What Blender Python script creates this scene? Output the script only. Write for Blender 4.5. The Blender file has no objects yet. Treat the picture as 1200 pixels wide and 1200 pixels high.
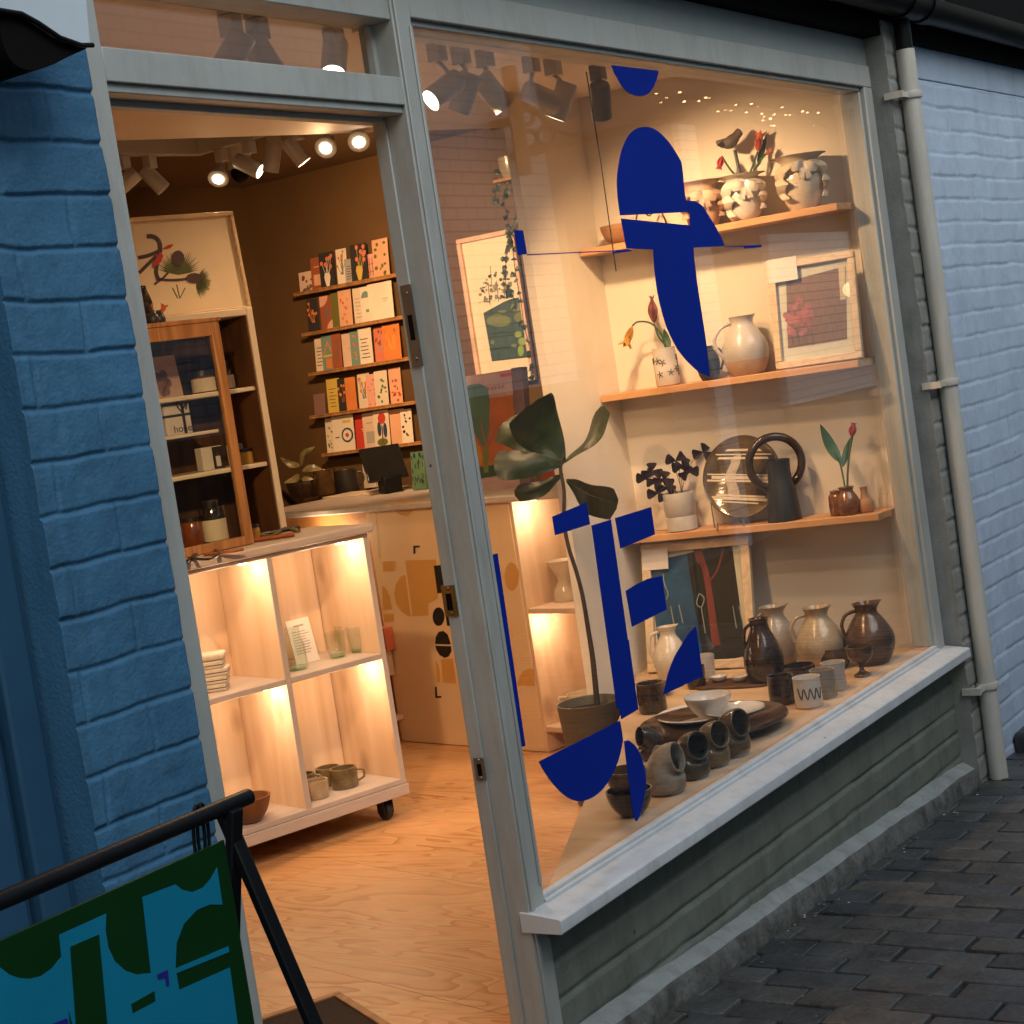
import bpy, math, random
import numpy as np
from mathutils import Vector, Matrix
random.seed(7); RNG = np.random.default_rng(7)
S = bpy.context.scene; C = S.collection
rad = math.radians
# ------------------------------------------------------------------ camera (metres: x along the shopfront, y into the shop, z up)
CAM = np.array([0.0, -1.9, 1.48]); FPX = 2040.0
def basis(r, p, y):
    f = np.array([math.sin(y)*math.cos(p), math.cos(y)*math.cos(p), math.sin(p)])
    rt = np.cross(f, [0, 0, 1.]); rt /= np.linalg.norm(rt); up = np.cross(rt, f)
    c, s = math.cos(r), math.sin(r)
    return rt*c+up*s, -rt*s+up*c, f
RT, UP, FW = basis(rad(-8.56), rad(-4.5), rad(56.5))
def V(*a): return np.array(a, float)
def ray(px, py): return FW*FPX + RT*(px-600) - UP*(py-600)
def at(px, py, ax, val):                 # where the line of sight through a photo point meets the plane axis = val
    d = ray(px, py); return CAM + d*((val-CAM[ax])/d[ax])
def dep(px, py, P, off=0.0):             # at the distance of P (plus off metres)
    d = ray(px, py); t = ((np.asarray(P)-CAM) @ FW + off)/(d @ FW); return CAM + d*t
def mpp(P): return ((np.asarray(P)-CAM) @ FW)/FPX        # metres per photo pixel at P
def proj(P):
    v = np.asarray(P, float)-CAM; return (600+FPX*(v@RT)/(v@FW), 600-FPX*(v@UP)/(v@FW))
class Fr:                                # a plane with an origin: u to the side, v up, n outward
    def __init__(s, o, u, v=(0, 0, 1), n=None):
        s.o = np.asarray(o, float); s.u = np.asarray(u, float)/np.linalg.norm(u); s.v = np.asarray(v, float)/np.linalg.norm(v)
        s.n = np.cross(s.u, s.v) if n is None else np.asarray(n, float); s.n = s.n/np.linalg.norm(s.n)
    def pt(s, a, b, c=0): return s.o + s.u*a + s.v*b + s.n*c
    def px(s, x, y):
        d = ray(x, y); P = CAM + d*(((s.o-CAM)@s.n)/(d@s.n)); q = P-s.o; return (q@s.u, q@s.v)
    def w(s, x, y): a, b = s.px(x, y); return s.pt(a, b)
# ------------------------------------------------------------------ mesh builder
def rot_between(a):
    a = np.asarray(a, float); a = a/np.linalg.norm(a)
    h = V(0, 0, 1) if abs(a[2]) < .9 else V(1, 0, 0)
    x = np.cross(h, a); x /= np.linalg.norm(x); return x, np.cross(a, x), a
class MB:
    def __init__(s): s.v = []; s.f = []; s.m = []; s.sm = []
    def add(s, vs, fs, m=0, sm=False):
        b = len(s.v); s.v += [tuple(map(float, p)) for p in vs]
        for f in fs: s.f.append([b+i for i in f]); s.m.append(m); s.sm.append(sm)
        return s
    def fbox(s, F, a0, a1, b0, b1, c0, c1, m=0):
        P = [F.pt(a, b, c) for c in (c0, c1) for b in (b0, b1) for a in (a0, a1)]
        return s.add(P, [(0, 2, 3, 1), (4, 5, 7, 6), (0, 1, 5, 4), (2, 6, 7, 3), (0, 4, 6, 2), (1, 3, 7, 5)], m)
    def box(s, x0, x1, y0, y1, z0, z1, m=0):
        P = [(x, y, z) for y in (y0, y1) for z in (z0, z1) for x in (x0, x1)]
        return s.add(P, [(0, 1, 3, 2), (4, 6, 7, 5), (0, 4, 5, 1), (2, 3, 7, 6), (0, 2, 6, 4), (1, 5, 7, 3)], m)
    def slab(s, F, poly, c0, c1, m=0):
        n = len(poly); P = [F.pt(a, b, c0) for a, b in poly]+[F.pt(a, b, c1) for a, b in poly]
        return s.add(P, [list(range(n))[::-1], list(range(n, 2*n))]+[(i, (i+1) % n, n+(i+1) % n, n+i) for i in range(n)], m)
    def pxslab(s, F, pxs, c0, c1, m=0): return s.slab(F, [F.px(*p) for p in pxs], c0, c1, m)
    def rings(s, R, cap0=True, cap1=True, m=0, sm=True):
        n = len(R[0]); vs = [p for r in R for p in r]
        fs = [(i*n+j, i*n+(j+1) % n, (i+1)*n+(j+1) % n, (i+1)*n+j) for i in range(len(R)-1) for j in range(n)]
        s.add(vs, fs, m, sm); b = len(s.v)-len(vs)
        if cap0: s.f.append([b+j for j in range(n)][::-1]); s.m.append(m); s.sm.append(False)
        if cap1: s.f.append([b+(len(R)-1)*n+j for j in range(n)]); s.m.append(m); s.sm.append(False)
        return s
    def lathe(s, prof, c, n=40, axis=(0, 0, 1), m=0, sq=1.0, cap=True):
        x, y, a = rot_between(axis); c = np.asarray(c, float)
        if tuple(axis) == (0, 0, 1): x, y, a = V(1, 0, 0), V(0, 1, 0), V(0, 0, 1)
        R = [[c+a*h+x*(r*math.cos(2*math.pi*k/n))+y*(r*sq*math.sin(2*math.pi*k/n)) for k in range(n)] for r, h in prof]
        return s.rings(R, cap, cap, m)
    def tube(s, path, r, n=8, m=0, caps=True):
        path = [np.asarray(p, float) for p in path]; k = len(path)
        rs = r if hasattr(r, '__len__') else [r]*k
        T = [path[min(i+1, k-1)]-path[max(i-1, 0)] for i in range(k)]
        x, y, _ = rot_between(T[0]); R = []
        for i in range(k):
            t = T[i]/(np.linalg.norm(T[i])+1e-9)
            x = x-t*(x@t); x /= np.linalg.norm(x)+1e-9; y = np.cross(t, x)
            R.append([path[i]+x*(rs[i]*math.cos(2*math.pi*j/n))+y*(rs[i]*math.sin(2*math.pi*j/n)) for j in range(n)])
        return s.rings(R, caps, caps, m)
    def ball(s, c, r, n=12, m=0, sq=(1, 1, 1)):
        c = np.asarray(c, float); k = n//2+1
        R = [[c+V(math.sin(math.pi*i/k)*math.cos(2*math.pi*j/n)*r*sq[0], math.sin(math.pi*i/k)*math.sin(2*math.pi*j/n)*r*sq[1], -math.cos(math.pi*i/k)*r*sq[2]) for j in range(n)] for i in range(1, k)]
        return s.rings(R, True, True, m)
    def leaf(s, B, T, side, w, shape=None, bend=0.0, fold=0.15, m=0, k=8, nrm=None, th=.0012, veins=None):
        B = np.asarray(B, float); T = np.asarray(T, float); side = np.asarray(side, float); side = side/np.linalg.norm(side)
        d = T-B; L = np.linalg.norm(d); side = side-d/L*(side@d/L); side /= np.linalg.norm(side); n = np.cross(d/L, side)
        shape = shape or (lambda t: math.sin(math.pi*t**.8)**.8)
        rows = []
        for i in range(k+1):
            t = i/k; ww = max(shape(t), .02)*w/2; c = B+d*t+n*(bend*L*math.sin(math.pi*t))
            row = []
            for u in (-1, -.55, 0, .55, 1):
                wob = .04*w*math.sin(t*9+u*3)*abs(u)
                row.append(c+side*(u*ww)+n*(abs(u)*ww*fold*2+wob))
            rows.append(row)
        if veins:                         # raised midrib and side veins
            vr, vm = veins; up = n*vr*.35
            s.tube([r[2]+up for r in rows], [vr*(1.2-.8*i/k) for i in range(k+1)], 6, vm)
            for i in range(2, k-1, 2):
                for e in (0, 4): s.tube([rows[i][2]+up, rows[min(i+1, k)][1 if e == 0 else 3]+up, rows[min(i+2, k)][e]*.93+rows[min(i+2, k)][2]*.07+up*.3], [vr*.55, vr*.4, vr*.2], 5, vm)
        top = [p for r in rows for p in r]; bot = [p-n*th for p in top]; N = len(top)
        fs = []
        for i in range(k):
            for j in range(4):
                a = i*5+j; fs += [(a, a+1, a+6, a+5), (N+a, N+a+5, N+a+6, N+a+1)]
        s.add(top+bot, fs, m, True)
        E = [i*5 for i in range(k+1)]; G = [i*5+4 for i in range(k+1)]; b = len(s.v)-2*N
        for L_ in (E, G):
            for i in range(k): s.f.append([b+L_[i], b+L_[i+1], b+N+L_[i+1], b+N+L_[i]]); s.m.append(m); s.sm.append(True)
        return s
    def build(s, name, mats, parent=None, bevel=0.0, seg=2, kind=None):
        me = bpy.data.meshes.new(name); loc = np.zeros(3)
        if parent is not None:
            q = parent
            while q is not None: loc = loc+np.array(q.location); q = q.parent
        me.from_pydata([tuple(np.array(p)-loc) for p in s.v], [], s.f)
        mats = mats if isinstance(mats, (list, tuple)) else [mats]
        for m in mats: me.materials.append(m)
        me.polygons.foreach_set('material_index', s.m); me.polygons.foreach_set('use_smooth', s.sm); me.update(); me.set_sharp_from_angle(angle=rad(50))
        o = bpy.data.objects.new(name, me); C.objects.link(o)
        if parent is not None: o.parent = parent
        if bevel:
            b = o.modifiers.new('bevel', 'BEVEL'); b.width = bevel; b.segments = seg; b.limit_method = 'ANGLE'; b.angle_limit = rad(40); b.harden_normals = False
        if kind: o['kind'] = kind
        return o
def lathe_vessel(out, t=.004):           # outer profile (r, h) turned into an open hollow vessel
    inn = [(max(r-t, .001), max(h, t)) for r, h in out[::-1]]
    return [(.0005, 0)]+list(out)+inn+[(.0005, inn[-1][1])]
def thing(name, label, cat, loc=(0, 0, 0), group=None):
    o = bpy.data.objects.new(name, None); o.empty_display_size = .05; C.objects.link(o); o.location = tuple(map(float, loc))
    o['label'] = label; o['category'] = cat
    if group: o['group'] = group
    return o
def tag(o, label, cat, group=None):
    o['label'] = label; o['category'] = cat
    if group: o['group'] = group
    return o
def smooth_path(pts, k=6):
    pts = [np.asarray(p, float) for p in pts]; out = []
    for i in range(len(pts)-1):
        p0 = pts[max(i-1, 0)]; p1 = pts[i]; p2 = pts[i+1]; p3 = pts[min(i+2, len(pts)-1)]
        for j in range(k):
            t = j/k; out.append(.5*((2*p1)+(p2-p0)*t+(2*p0-5*p1+4*p2-p3)*t*t+(3*p1-p0-3*p2+p3)*t**3))
    out.append(pts[-1]); return out
def smooth2(pts, k=5):
    return [tuple(p[:2]) for p in smooth_path([(a, b, 0) for a, b in pts], k)]
def lettering(txt, size, mat, parent, F, a, b, c):   # flat printed words as a mesh
    tx = bpy.data.curves.new('lettering', 'FONT'); tx.body = txt; tx.size = size; tx.extrude = .0003
    o = bpy.data.objects.new('lettering', tx); C.objects.link(o); me = bpy.data.meshes.new_from_object(o.evaluated_get(bpy.context.evaluated_depsgraph_get()))
    bpy.data.objects.remove(o); bpy.data.curves.remove(tx); loc = np.array(parent.location); q = parent.parent
    while q is not None: loc = loc+np.array(q.location); q = q.parent
    for v in me.vertices: v.co = tuple(F.pt(a+v.co.x, b+v.co.y, c+v.co.z)-loc)
    me.materials.clear(); me.materials.append(mat); r = bpy.data.objects.new('lettering', me); C.objects.link(r); r.parent = parent; return r
# ------------------------------------------------------------------ materials
MATS = {}
def nodes(name):
    m = bpy.data.materials.new(name); m.use_nodes = True; return m, m.node_tree.nodes, m.node_tree.links, m.node_tree.nodes['Principled BSDF']
def pm(name, col, rough=.5, var=.15, scale=12., bump=.0, bscale=None, metal=0., spec=.5, stretch=(1, 1, 1), coat=0., detail=4, col2=None, chips=0., dirt=0.):
    if name in MATS: return MATS[name]
    m, N, L, P = nodes(name)
    tc = N.new('ShaderNodeTexCoord'); mp = N.new('ShaderNodeMapping'); mp.inputs['Scale'].default_value = stretch
    L.new(tc.outputs['Object'], mp.inputs['Vector'])
    nz = N.new('ShaderNodeTexNoise'); nz.inputs['Scale'].default_value = scale; nz.inputs['Detail'].default_value = detail; nz.inputs['Roughness'].default_value = .6
    L.new(mp.outputs[0], nz.inputs['Vector'])
    cr = N.new('ShaderNodeValToRGB'); e = cr.color_ramp.elements
    c2 = col2 or [min(1, c*(1+var)) for c in col]; c1 = col if col2 else [c*(1-var) for c in col]
    e[0].position = .32; e[0].color = (*c1, 1); e[1].position = .68; e[1].color = (*c2, 1)
    L.new(nz.outputs['Fac'], cr.inputs[0]); base = cr.outputs[0]
    if dirt:                              # streaky grime
        dm = N.new('ShaderNodeMapping'); dm.inputs['Scale'].default_value = (3.2, 3.2, .5); L.new(tc.outputs['Object'], dm.inputs['Vector'])
        dn = N.new('ShaderNodeTexNoise'); dn.inputs['Scale'].default_value = 5; dn.inputs['Detail'].default_value = 8; dn.inputs['Roughness'].default_value = .75; L.new(dm.outputs[0], dn.inputs['Vector'])
        dr_ = N.new('ShaderNodeMapRange'); dr_.inputs['From Min'].default_value = .48; dr_.inputs['From Max'].default_value = .75; dr_.inputs['To Max'].default_value = dirt; L.new(dn.outputs['Fac'], dr_.inputs['Value'])
        dx = N.new('ShaderNodeMix'); dx.data_type = 'RGBA'; L.new(dr_.outputs[0], dx.inputs[0]); L.new(base, dx.inputs[6]); dx.inputs[7].default_value = (col[0]*.42, col[1]*.38, col[2]*.33, 1); base = dx.outputs[2]
    if chips:                             # small knocks through the paint
        vo = N.new('ShaderNodeTexVoronoi'); vo.inputs['Scale'].default_value = chips; L.new(tc.outputs['Object'], vo.inputs['Vector'])
        n3 = N.new('ShaderNodeTexNoise'); n3.inputs['Scale'].default_value = 130; L.new(tc.outputs['Object'], n3.inputs['Vector'])
        a1 = N.new('ShaderNodeMath'); a1.operation = 'MULTIPLY_ADD'; a1.inputs[1].default_value = .10; a1.inputs[2].default_value = -.015; L.new(n3.outputs['Fac'], a1.inputs[0])
        lt = N.new('ShaderNodeMath'); lt.operation = 'LESS_THAN'; L.new(vo.outputs['Distance'], lt.inputs[0]); L.new(a1.outputs[0], lt.inputs[1])
        sp = N.new('ShaderNodeSeparateColor'); L.new(vo.outputs['Color'], sp.inputs[0]); gt = N.new('ShaderNodeMath'); gt.operation = 'GREATER_THAN'; gt.inputs[1].default_value = .62; L.new(sp.outputs[0], gt.inputs[0])
        ml = N.new('ShaderNodeMath'); ml.operation = 'MULTIPLY'; L.new(lt.outputs[0], ml.inputs[0]); L.new(gt.outputs[0], ml.inputs[1])
        cx = N.new('ShaderNodeMix'); cx.data_type = 'RGBA'; L.new(ml.outputs[0], cx.inputs[0]); L.new(base, cx.inputs[6]); cx.inputs[7].default_value = (col[0]*.22, col[1]*.18, col[2]*.15, 1); base = cx.outputs[2]
    L.new(base, P.inputs['Base Color'])
    mr = N.new('ShaderNodeMapRange'); mr.inputs['To Min'].default_value = max(.02, rough-.08); mr.inputs['To Max'].default_value = min(1, rough+.08)
    L.new(nz.outputs['Fac'], mr.inputs['Value']); L.new(mr.outputs[0], P.inputs['Roughness'])
    P.inputs['Metallic'].default_value = metal; P.inputs['Specular IOR Level'].default_value = spec; P.inputs['Coat Weight'].default_value = coat
    if bump:
        n2 = N.new('ShaderNodeTexNoise'); n2.inputs['Scale'].default_value = bscale or scale*6; n2.inputs['Detail'].default_value = 5
        L.new(mp.outputs[0], n2.inputs['Vector'])
        b = N.new('ShaderNodeBump'); b.inputs['Strength'].default_value = bump; b.inputs['Distance'].default_value = .004
        L.new(n2.outputs['Fac'], b.inputs['Height']); L.new(b.outputs[0], P.inputs['Normal'])
    MATS[name] = m; return m
def wood(name, c1, c2, axis=2, scale=7., rough=.45, knots=True, ring=1.0, coat=.0, spec=.4):
    if name in MATS: return MATS[name]
    m, N, L, P = nodes(name)
    tc = N.new('ShaderNodeTexCoord'); mp = N.new('ShaderNodeMapping'); sc = [1, 1, 1]; sc[axis] = .09; mp.inputs['Scale'].default_value = sc
    L.new(tc.outputs['Object'], mp.inputs['Vector'])
    nz = N.new('ShaderNodeTexNoise'); nz.inputs['Scale'].default_value = scale; nz.inputs['Detail'].default_value = 2; nz.inputs['Distortion'].default_value = .6
    L.new(mp.outputs[0], nz.inputs['Vector'])
    ml = N.new('ShaderNodeMath'); ml.operation = 'MULTIPLY'; ml.inputs[1].default_value = 14*ring; L.new(nz.outputs['Fac'], ml.inputs[0])
    fr = N.new('ShaderNodeMath'); fr.operation = 'PINGPONG'; fr.inputs[1].default_value = 1.0; L.new(ml.outputs[0], fr.inputs[0])
    fn = N.new('ShaderNodeTexNoise'); fn.inputs['Scale'].default_value = scale*14; fn.inputs['Detail'].default_value = 3; L.new(mp.outputs[0], fn.inputs['Vector'])
    mx = N.new('ShaderNodeMix'); mx.data_type = 'FLOAT'; mx.inputs[0].default_value = .45
    L.new(fr.outputs[0], mx.inputs[2]); L.new(fn.outputs['Fac'], mx.inputs[3])
    cr = N.new('ShaderNodeValToRGB'); e = cr.color_ramp.elements; e[0].position = .2; e[0].color = (*c2, 1); e[1].position = .75; e[1].color = (*c1, 1)
    L.new(mx.outputs[0], cr.inputs[0]); col = cr.outputs[0]
    if knots:
        m2 = N.new('ShaderNodeMapping'); s2 = [1, 1, 1]; s2[axis] = .55; m2.inputs['Scale'].default_value = s2; L.new(tc.outputs['Object'], m2.inputs['Vector'])
        vo = N.new('ShaderNodeTexVoronoi'); vo.inputs['Scale'].default_value = 6.5; L.new(m2.outputs[0], vo.inputs['Vector'])
        kr = N.new('ShaderNodeValToRGB'); k = kr.color_ramp.elements; k[0].position = .10; k[0].color = (1, 1, 1, 1); k[1].position = .22; k[1].color = (0, 0, 0, 1)
        L.new(vo.outputs['Distance'], kr.inputs[0])
        km = N.new('ShaderNodeMix'); km.data_type = 'RGBA'; kf = N.new('ShaderNodeMath'); kf.operation = 'MULTIPLY'; kf.inputs[1].default_value = .55
        L.new(kr.outputs[0], kf.inputs[0]); L.new(kf.outputs[0], km.inputs[0]); L.new(col, km.inputs[6]); km.inputs[7].default_value = (c2[0]*.45, c2[1]*.38, c2[2]*.35, 1); col = km.outputs[2]
    L.new(col, P.inputs['Base Color']); P.inputs['Roughness'].default_value = rough; P.inputs['Coat Weight'].default_value = coat; P.inputs['Specular IOR Level'].default_value = spec
    b = N.new('ShaderNodeBump'); b.inputs['Strength'].default_value = .12; b.inputs['Distance'].default_value = .002; L.new(mx.outputs[0], b.inputs['Height']); L.new(b.outputs[0], P.inputs['Normal'])
    MATS[name] = m; return m
def glass_mat(name, tint=(1, 1, 1), base=.045, smear=.0):
    # thin clear pane: see-through plus a mirror that strengthens at grazing angles
    m, N, L, P = nodes(name); N.remove(P); out = N['Material Output']
    g = N.new('ShaderNodeNewGeometry'); dt = N.new('ShaderNodeVectorMath'); dt.operation = 'DOT_PRODUCT'
    L.new(g.outputs['Normal'], dt.inputs[0]); L.new(g.outputs['Incoming'], dt.inputs[1])
    ab = N.new('ShaderNodeMath'); ab.operation = 'ABSOLUTE'; L.new(dt.outputs['Value'], ab.inputs[0])
    su = N.new('ShaderNodeMath'); su.operation = 'SUBTRACT'; su.inputs[0].default_value = 1; L.new(ab.outputs[0], su.inputs[1])
    pw = N.new('ShaderNodeMath'); pw.operation = 'POWER'; pw.inputs[1].default_value = 5; L.new(su.outputs[0], pw.inputs[0])
    ma = N.new('ShaderNodeMath'); ma.operation = 'MULTIPLY_ADD'; ma.inputs[1].default_value = 1-base; ma.inputs[2].default_value = base; L.new(pw.outputs[0], ma.inputs[0])
    tr = N.new('ShaderNodeBsdfTransparent'); tr.inputs[0].default_value = (*tint, 1)
    gl = N.new('ShaderNodeBsdfGlossy'); gl.inputs['Roughness'].default_value = smear
    mx = N.new('ShaderNodeMixShader'); L.new(ma.outputs[0], mx.inputs[0]); L.new(tr.outputs[0], mx.inputs[1]); L.new(gl.outputs[0], mx.inputs[2]); L.new(mx.outputs[0], out.inputs[0])
    MATS[name] = m; return m
def glow(name, col, st):
    m, N, L, P = nodes(name); P.inputs['Base Color'].default_value = (*col, 1); P.inputs['Emission Color'].default_value = (*col, 1); P.inputs['Emission Strength'].default_value = st
    MATS[name] = m; return m
def glaze(name, c1, c2, rough=.18, scale=14., coat=.4, bands=0.):
    # stoneware glaze: cloudy two-tone, throwing rings round the pot
    if name in MATS: return MATS[name]
    m, N, L, P = nodes(name); tc = N.new('ShaderNodeTexCoord')
    nz = N.new('ShaderNodeTexNoise'); nz.inputs['Scale'].default_value = scale; nz.inputs['Detail'].default_value = 6; nz.inputs['Roughness'].default_value = .65; L.new(tc.outputs['Object'], nz.inputs['Vector'])
    wv = N.new('ShaderNodeTexWave'); wv.bands_direction = 'Z'; wv.inputs['Scale'].default_value = 28; wv.inputs['Distortion'].default_value = 2.5; L.new(tc.outputs['Object'], wv.inputs['Vector'])
    mx = N.new('ShaderNodeMix'); mx.data_type = 'FLOAT'; mx.inputs[0].default_value = .05+bands; L.new(nz.outputs['Fac'], mx.inputs[2]); L.new(wv.outputs['Fac'], mx.inputs[3])
    cr = N.new('ShaderNodeValToRGB'); e = cr.color_ramp.elements; e[0].position = .33; e[0].color = (*c1, 1); e[1].position = .67; e[1].color = (*c2, 1)
    L.new(mx.outputs[0], cr.inputs[0]); L.new(cr.outputs[0], P.inputs['Base Color'])
    P.inputs['Roughness'].default_value = rough; P.inputs['Coat Weight'].default_value = coat; P.inputs['Coat Roughness'].default_value = .08
    b = N.new('ShaderNodeBump'); b.inputs['Strength'].default_value = .05; b.inputs['Distance'].default_value = .002; L.new(wv.outputs['Fac'], b.inputs['Height']); L.new(b.outputs[0], P.inputs['Normal'])
    MATS[name] = m; return m
# ================================================================== SETTING
def vnoise(a, b, seed):
    r = np.random.default_rng(seed); T = r.random((256, 256))
    ia = np.floor(a).astype(int); ib = np.floor(b).astype(int); fa = a-ia; fb = b-ib
    fa = fa*fa*(3-2*fa); fb = fb*fb*(3-2*fb); ia %= 256; ib %= 256; ja = (ia+1) % 256; jb = (ib+1) % 256
    return (T[ia, ib]*(1-fa)+T[ja, ib]*fa)*(1-fb)+(T[ia, jb]*(1-fa)+T[ja, jb]*fa)*fb
def fbm(a, b, seed, o=4):
    s = 0; w = .5
    for k in range(o): s = s+w*(vnoise(a*2**k+17*k, b*2**k+31*k, seed+k)-.5); w *= .5
    return s
def sst(x, e0, e1):
    t = np.clip((x-e0)/(e1-e0), 0, 1); return t*t*(3-2*t)
def brick_relief(F, a0, a1, b0, b1, res, name, m, parent, bl=.225, bh=.075, phase=(0, 0), depth=.007, joint=.005, soft=.008, seed=1, wob=.004, rough=.0016, vert=.6, skirt=.06, chips=0.):
    na = int((a1-a0)/res)+1; nb = int((b1-b0)/res)+1
    A, B = np.meshgrid(np.linspace(a0, a1, na), np.linspace(b0, b1, nb), indexing='ij')
    Bw = B-phase[1]+wob*2*fbm(A*7, B*2.5, seed); row = np.floor(Bw/bh).astype(int); fb = Bw/bh-row
    Aw = A-phase[0]+(row % 2)*bl*.5+wob*2*fbm(B*9+5, A*3, seed+9)+(vnoise(row*3.7+.3, row*0+.5, seed+3)-.5)*.02
    colm = np.floor(Aw/bl).astype(int); fa = Aw/bl-colm
    jn = joint*(.75+1.3*vnoise(A*15, row*1.0, seed+4))
    dh = np.minimum(fb, 1-fb)*bh; dv = np.minimum(fa, 1-fa)*bl
    hh = sst(dh, jn*.35, jn*.35+soft); hv = 1-vert*(.35+.9*vnoise(colm*2.3+row*.7, row*1.9, seed+6))*(1-sst(dv, jn*.3, jn*.3+soft))
    brk = (vnoise(colm*5.1+.5, row*7.3+.5, seed+7)-.5)*.004+((fb-.5)*(vnoise(colm*3.3, row*5.1, seed+8)-.5))*.004
    H = depth*np.minimum(hh, hv)+brk*hh+rough*2*fbm(A*28, B*28, seed+11, 4)+.004*fbm(A*5, B*5, seed+13, 2)
    if chips: H -= chips*sst(vnoise(A*40, B*40, seed+21), .78, .9)*(1-hh*.6)
    P = F.o[None, None]+A[..., None]*F.u+B[..., None]*F.v+H[..., None]*F.n
    idx = np.arange(na*nb).reshape(na, nb); q = np.stack([idx[:-1, :-1], idx[1:, :-1], idx[1:, 1:], idx[:-1, 1:]], -1).reshape(-1, 4)
    ring = np.concatenate([idx[:, 0], idx[-1, 1:], idx[-2::-1, -1], idx[0, -2:0:-1]])
    vs = P.reshape(-1, 3); back = vs[ring]-F.n*(((vs[ring]-F.o)@F.n)[:, None]+skirt)
    k = len(ring); n0 = len(vs); r2 = np.arange(k)+n0
    sk = np.stack([ring, r2, np.roll(r2, -1), np.roll(ring, -1)], -1)
    vs = np.concatenate([vs, back]); fs = np.concatenate([q, sk])
    loc = np.zeros(3) if parent is None else np.array(parent.location)
    me = bpy.data.meshes.new(name); me.vertices.add(len(vs)); me.vertices.foreach_set('co', (vs-loc).astype(np.float32).ravel())
    me.loops.add(fs.size); me.loops.foreach_set('vertex_index', fs.ravel().astype(np.int32)); me.polygons.add(len(fs))
    me.polygons.foreach_set('loop_start', np.arange(0, fs.size, 4, dtype=np.int32)); me.polygons.foreach_set('loop_total', np.full(len(fs), 4, np.int32))
    me.polygons.foreach_set('use_smooth', np.concatenate([np.ones(len(q), bool), np.zeros(len(sk), bool)])); me.update(calc_edges=True); me.validate()
    me.materials.append(m); o = bpy.data.objects.new(name, me); C.objects.link(o)
    if parent is not None: o.parent = parent
    return o
# ---- materials of the place
M_GREY = pm('grey_paint', (.375, .39, .37), .45, .06, 5, bump=.14, bscale=70, chips=11, dirt=.45)
M_SILL = pm('pale_sill_paint', (.56, .59, .61), .45, .06, 5, bump=.12, bscale=60, chips=9, dirt=.40)
M_BLUE = pm('blue_masonry_paint', (.048, .150, .270), .6, .12, 6, bump=.38, bscale=170, spec=.25, chips=15, dirt=.5)
M_BLUEW = pm('blue_wood_paint', (.020, .076, .150), .5, .08, 5, bump=.08, bscale=80)
M_PALE = pm('pale_blue_masonry_paint', (.44, .54, .68), .6, .06, 6, bump=.25, bscale=180, spec=.25, chips=12, dirt=.28)
M_RISER = pm('grey_green_masonry_paint', (.165, .182, .158), .6, .10, 7, bump=.3, bscale=120, spec=.25, chips=10, dirt=.55)
M_PIER = pm('worn_pier_paint', (.25, .255, .24), .6, .14, 14, bump=.35, bscale=150, spec=.25, dirt=.5)
M_PLINTH = pm('worn_plinth_render', (.050, .050, .043), .85, .22, 22, bump=1.0, bscale=80, col2=(.15, .152, .14))
M_PIPE = pm('grey_white_pipe_paint', (.52, .50, .45), .4, .05, 4, bump=.06, dirt=.4, chips=8)
M_BLACK = pm('black_plastic', (.008, .008, .009), .42, .1, 6, spec=.12)
M_BLKMETAL = pm('black_metal', (.006, .0065, .008), .48, .15, 20, bump=.12, spec=.16, dirt=.2)
M_CREAM = pm('cream_wall_paint', (.76, .70, .60), .6, .03, 3, bump=.06, bscale=70)
M_CEIL = pm('cream_ceiling_paint', (.80, .72, .63), .7, .03, 3)
M_BROWN = pm('brown_wall_paint', (.105, .055, .019), .6, .10, 3, bump=.05)
M_WBRICK = pm('whitewashed_brick_paint', (.56, .53, .50), .65, .08, 8, bump=.2)
M_BRASS = pm('aged_brass', (.22, .15, .06), .35, .25, 30, metal=.9)
M_STEEL = pm('dull_steel', (.20, .19, .18), .4, .15, 25, metal=.9)
M_DARK = pm('matte_black', (.007, .006, .006), .8, .1, spec=.05)
GLASS = glass_mat('shop_glass', base=.085)
CLEAR = glass_mat('clear_glass', tint=(.97, .985, .96), base=.04)
# ---- ground
def gz(x): return .0425*(5.36-min(max(x, -4), 9.))
PAVM, N, L, P = nodes('slate_paver')
tc = N.new('ShaderNodeTexCoord'); g = N.new('ShaderNodeNewGeometry')
nz = N.new('ShaderNodeTexNoise'); nz.inputs['Scale'].default_value = 9; nz.inputs['Detail'].default_value = 7; nz.inputs['Roughness'].default_value = .7; L.new(tc.outputs['Object'], nz.inputs[0])
cr = N.new('ShaderNodeValToRGB'); e = cr.color_ramp.elements; e[0].position = 0; e[0].color = (0.0248, 0.0267, 0.0285, 1); e[1].position = 1; e[1].color = (0.0651, 0.0589, 0.0527, 1)
for p_, c_ in ((.35, (0.036, 0.0391, 0.0434)), (.6, (0.0459, 0.0471, 0.0471)), (.86, (0.0465, 0.0446, 0.0422))):
    q = e.new(p_); q.color = (*c_, 1)
L.new(g.outputs['Random Per Island'], cr.inputs[0])
mu = N.new('ShaderNodeMix'); mu.data_type = 'RGBA'; mu.blend_type = 'MULTIPLY'; mu.inputs[0].default_value = .75
c2 = N.new('ShaderNodeValToRGB'); c2.color_ramp.elements[0].position = .3; c2.color_ramp.elements[0].color = (.62, .62, .60, 1); c2.color_ramp.elements[1].position = .7; c2.color_ramp.elements[1].color = (2.35, 2.30, 2.2, 1)
L.new(nz.outputs['Fac'], c2.inputs[0]); L.new(cr.outputs[0], mu.inputs[6]); L.new(c2.outputs[0], mu.inputs[7]); L.new(mu.outputs[2], P.inputs['Base Color'])
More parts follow.
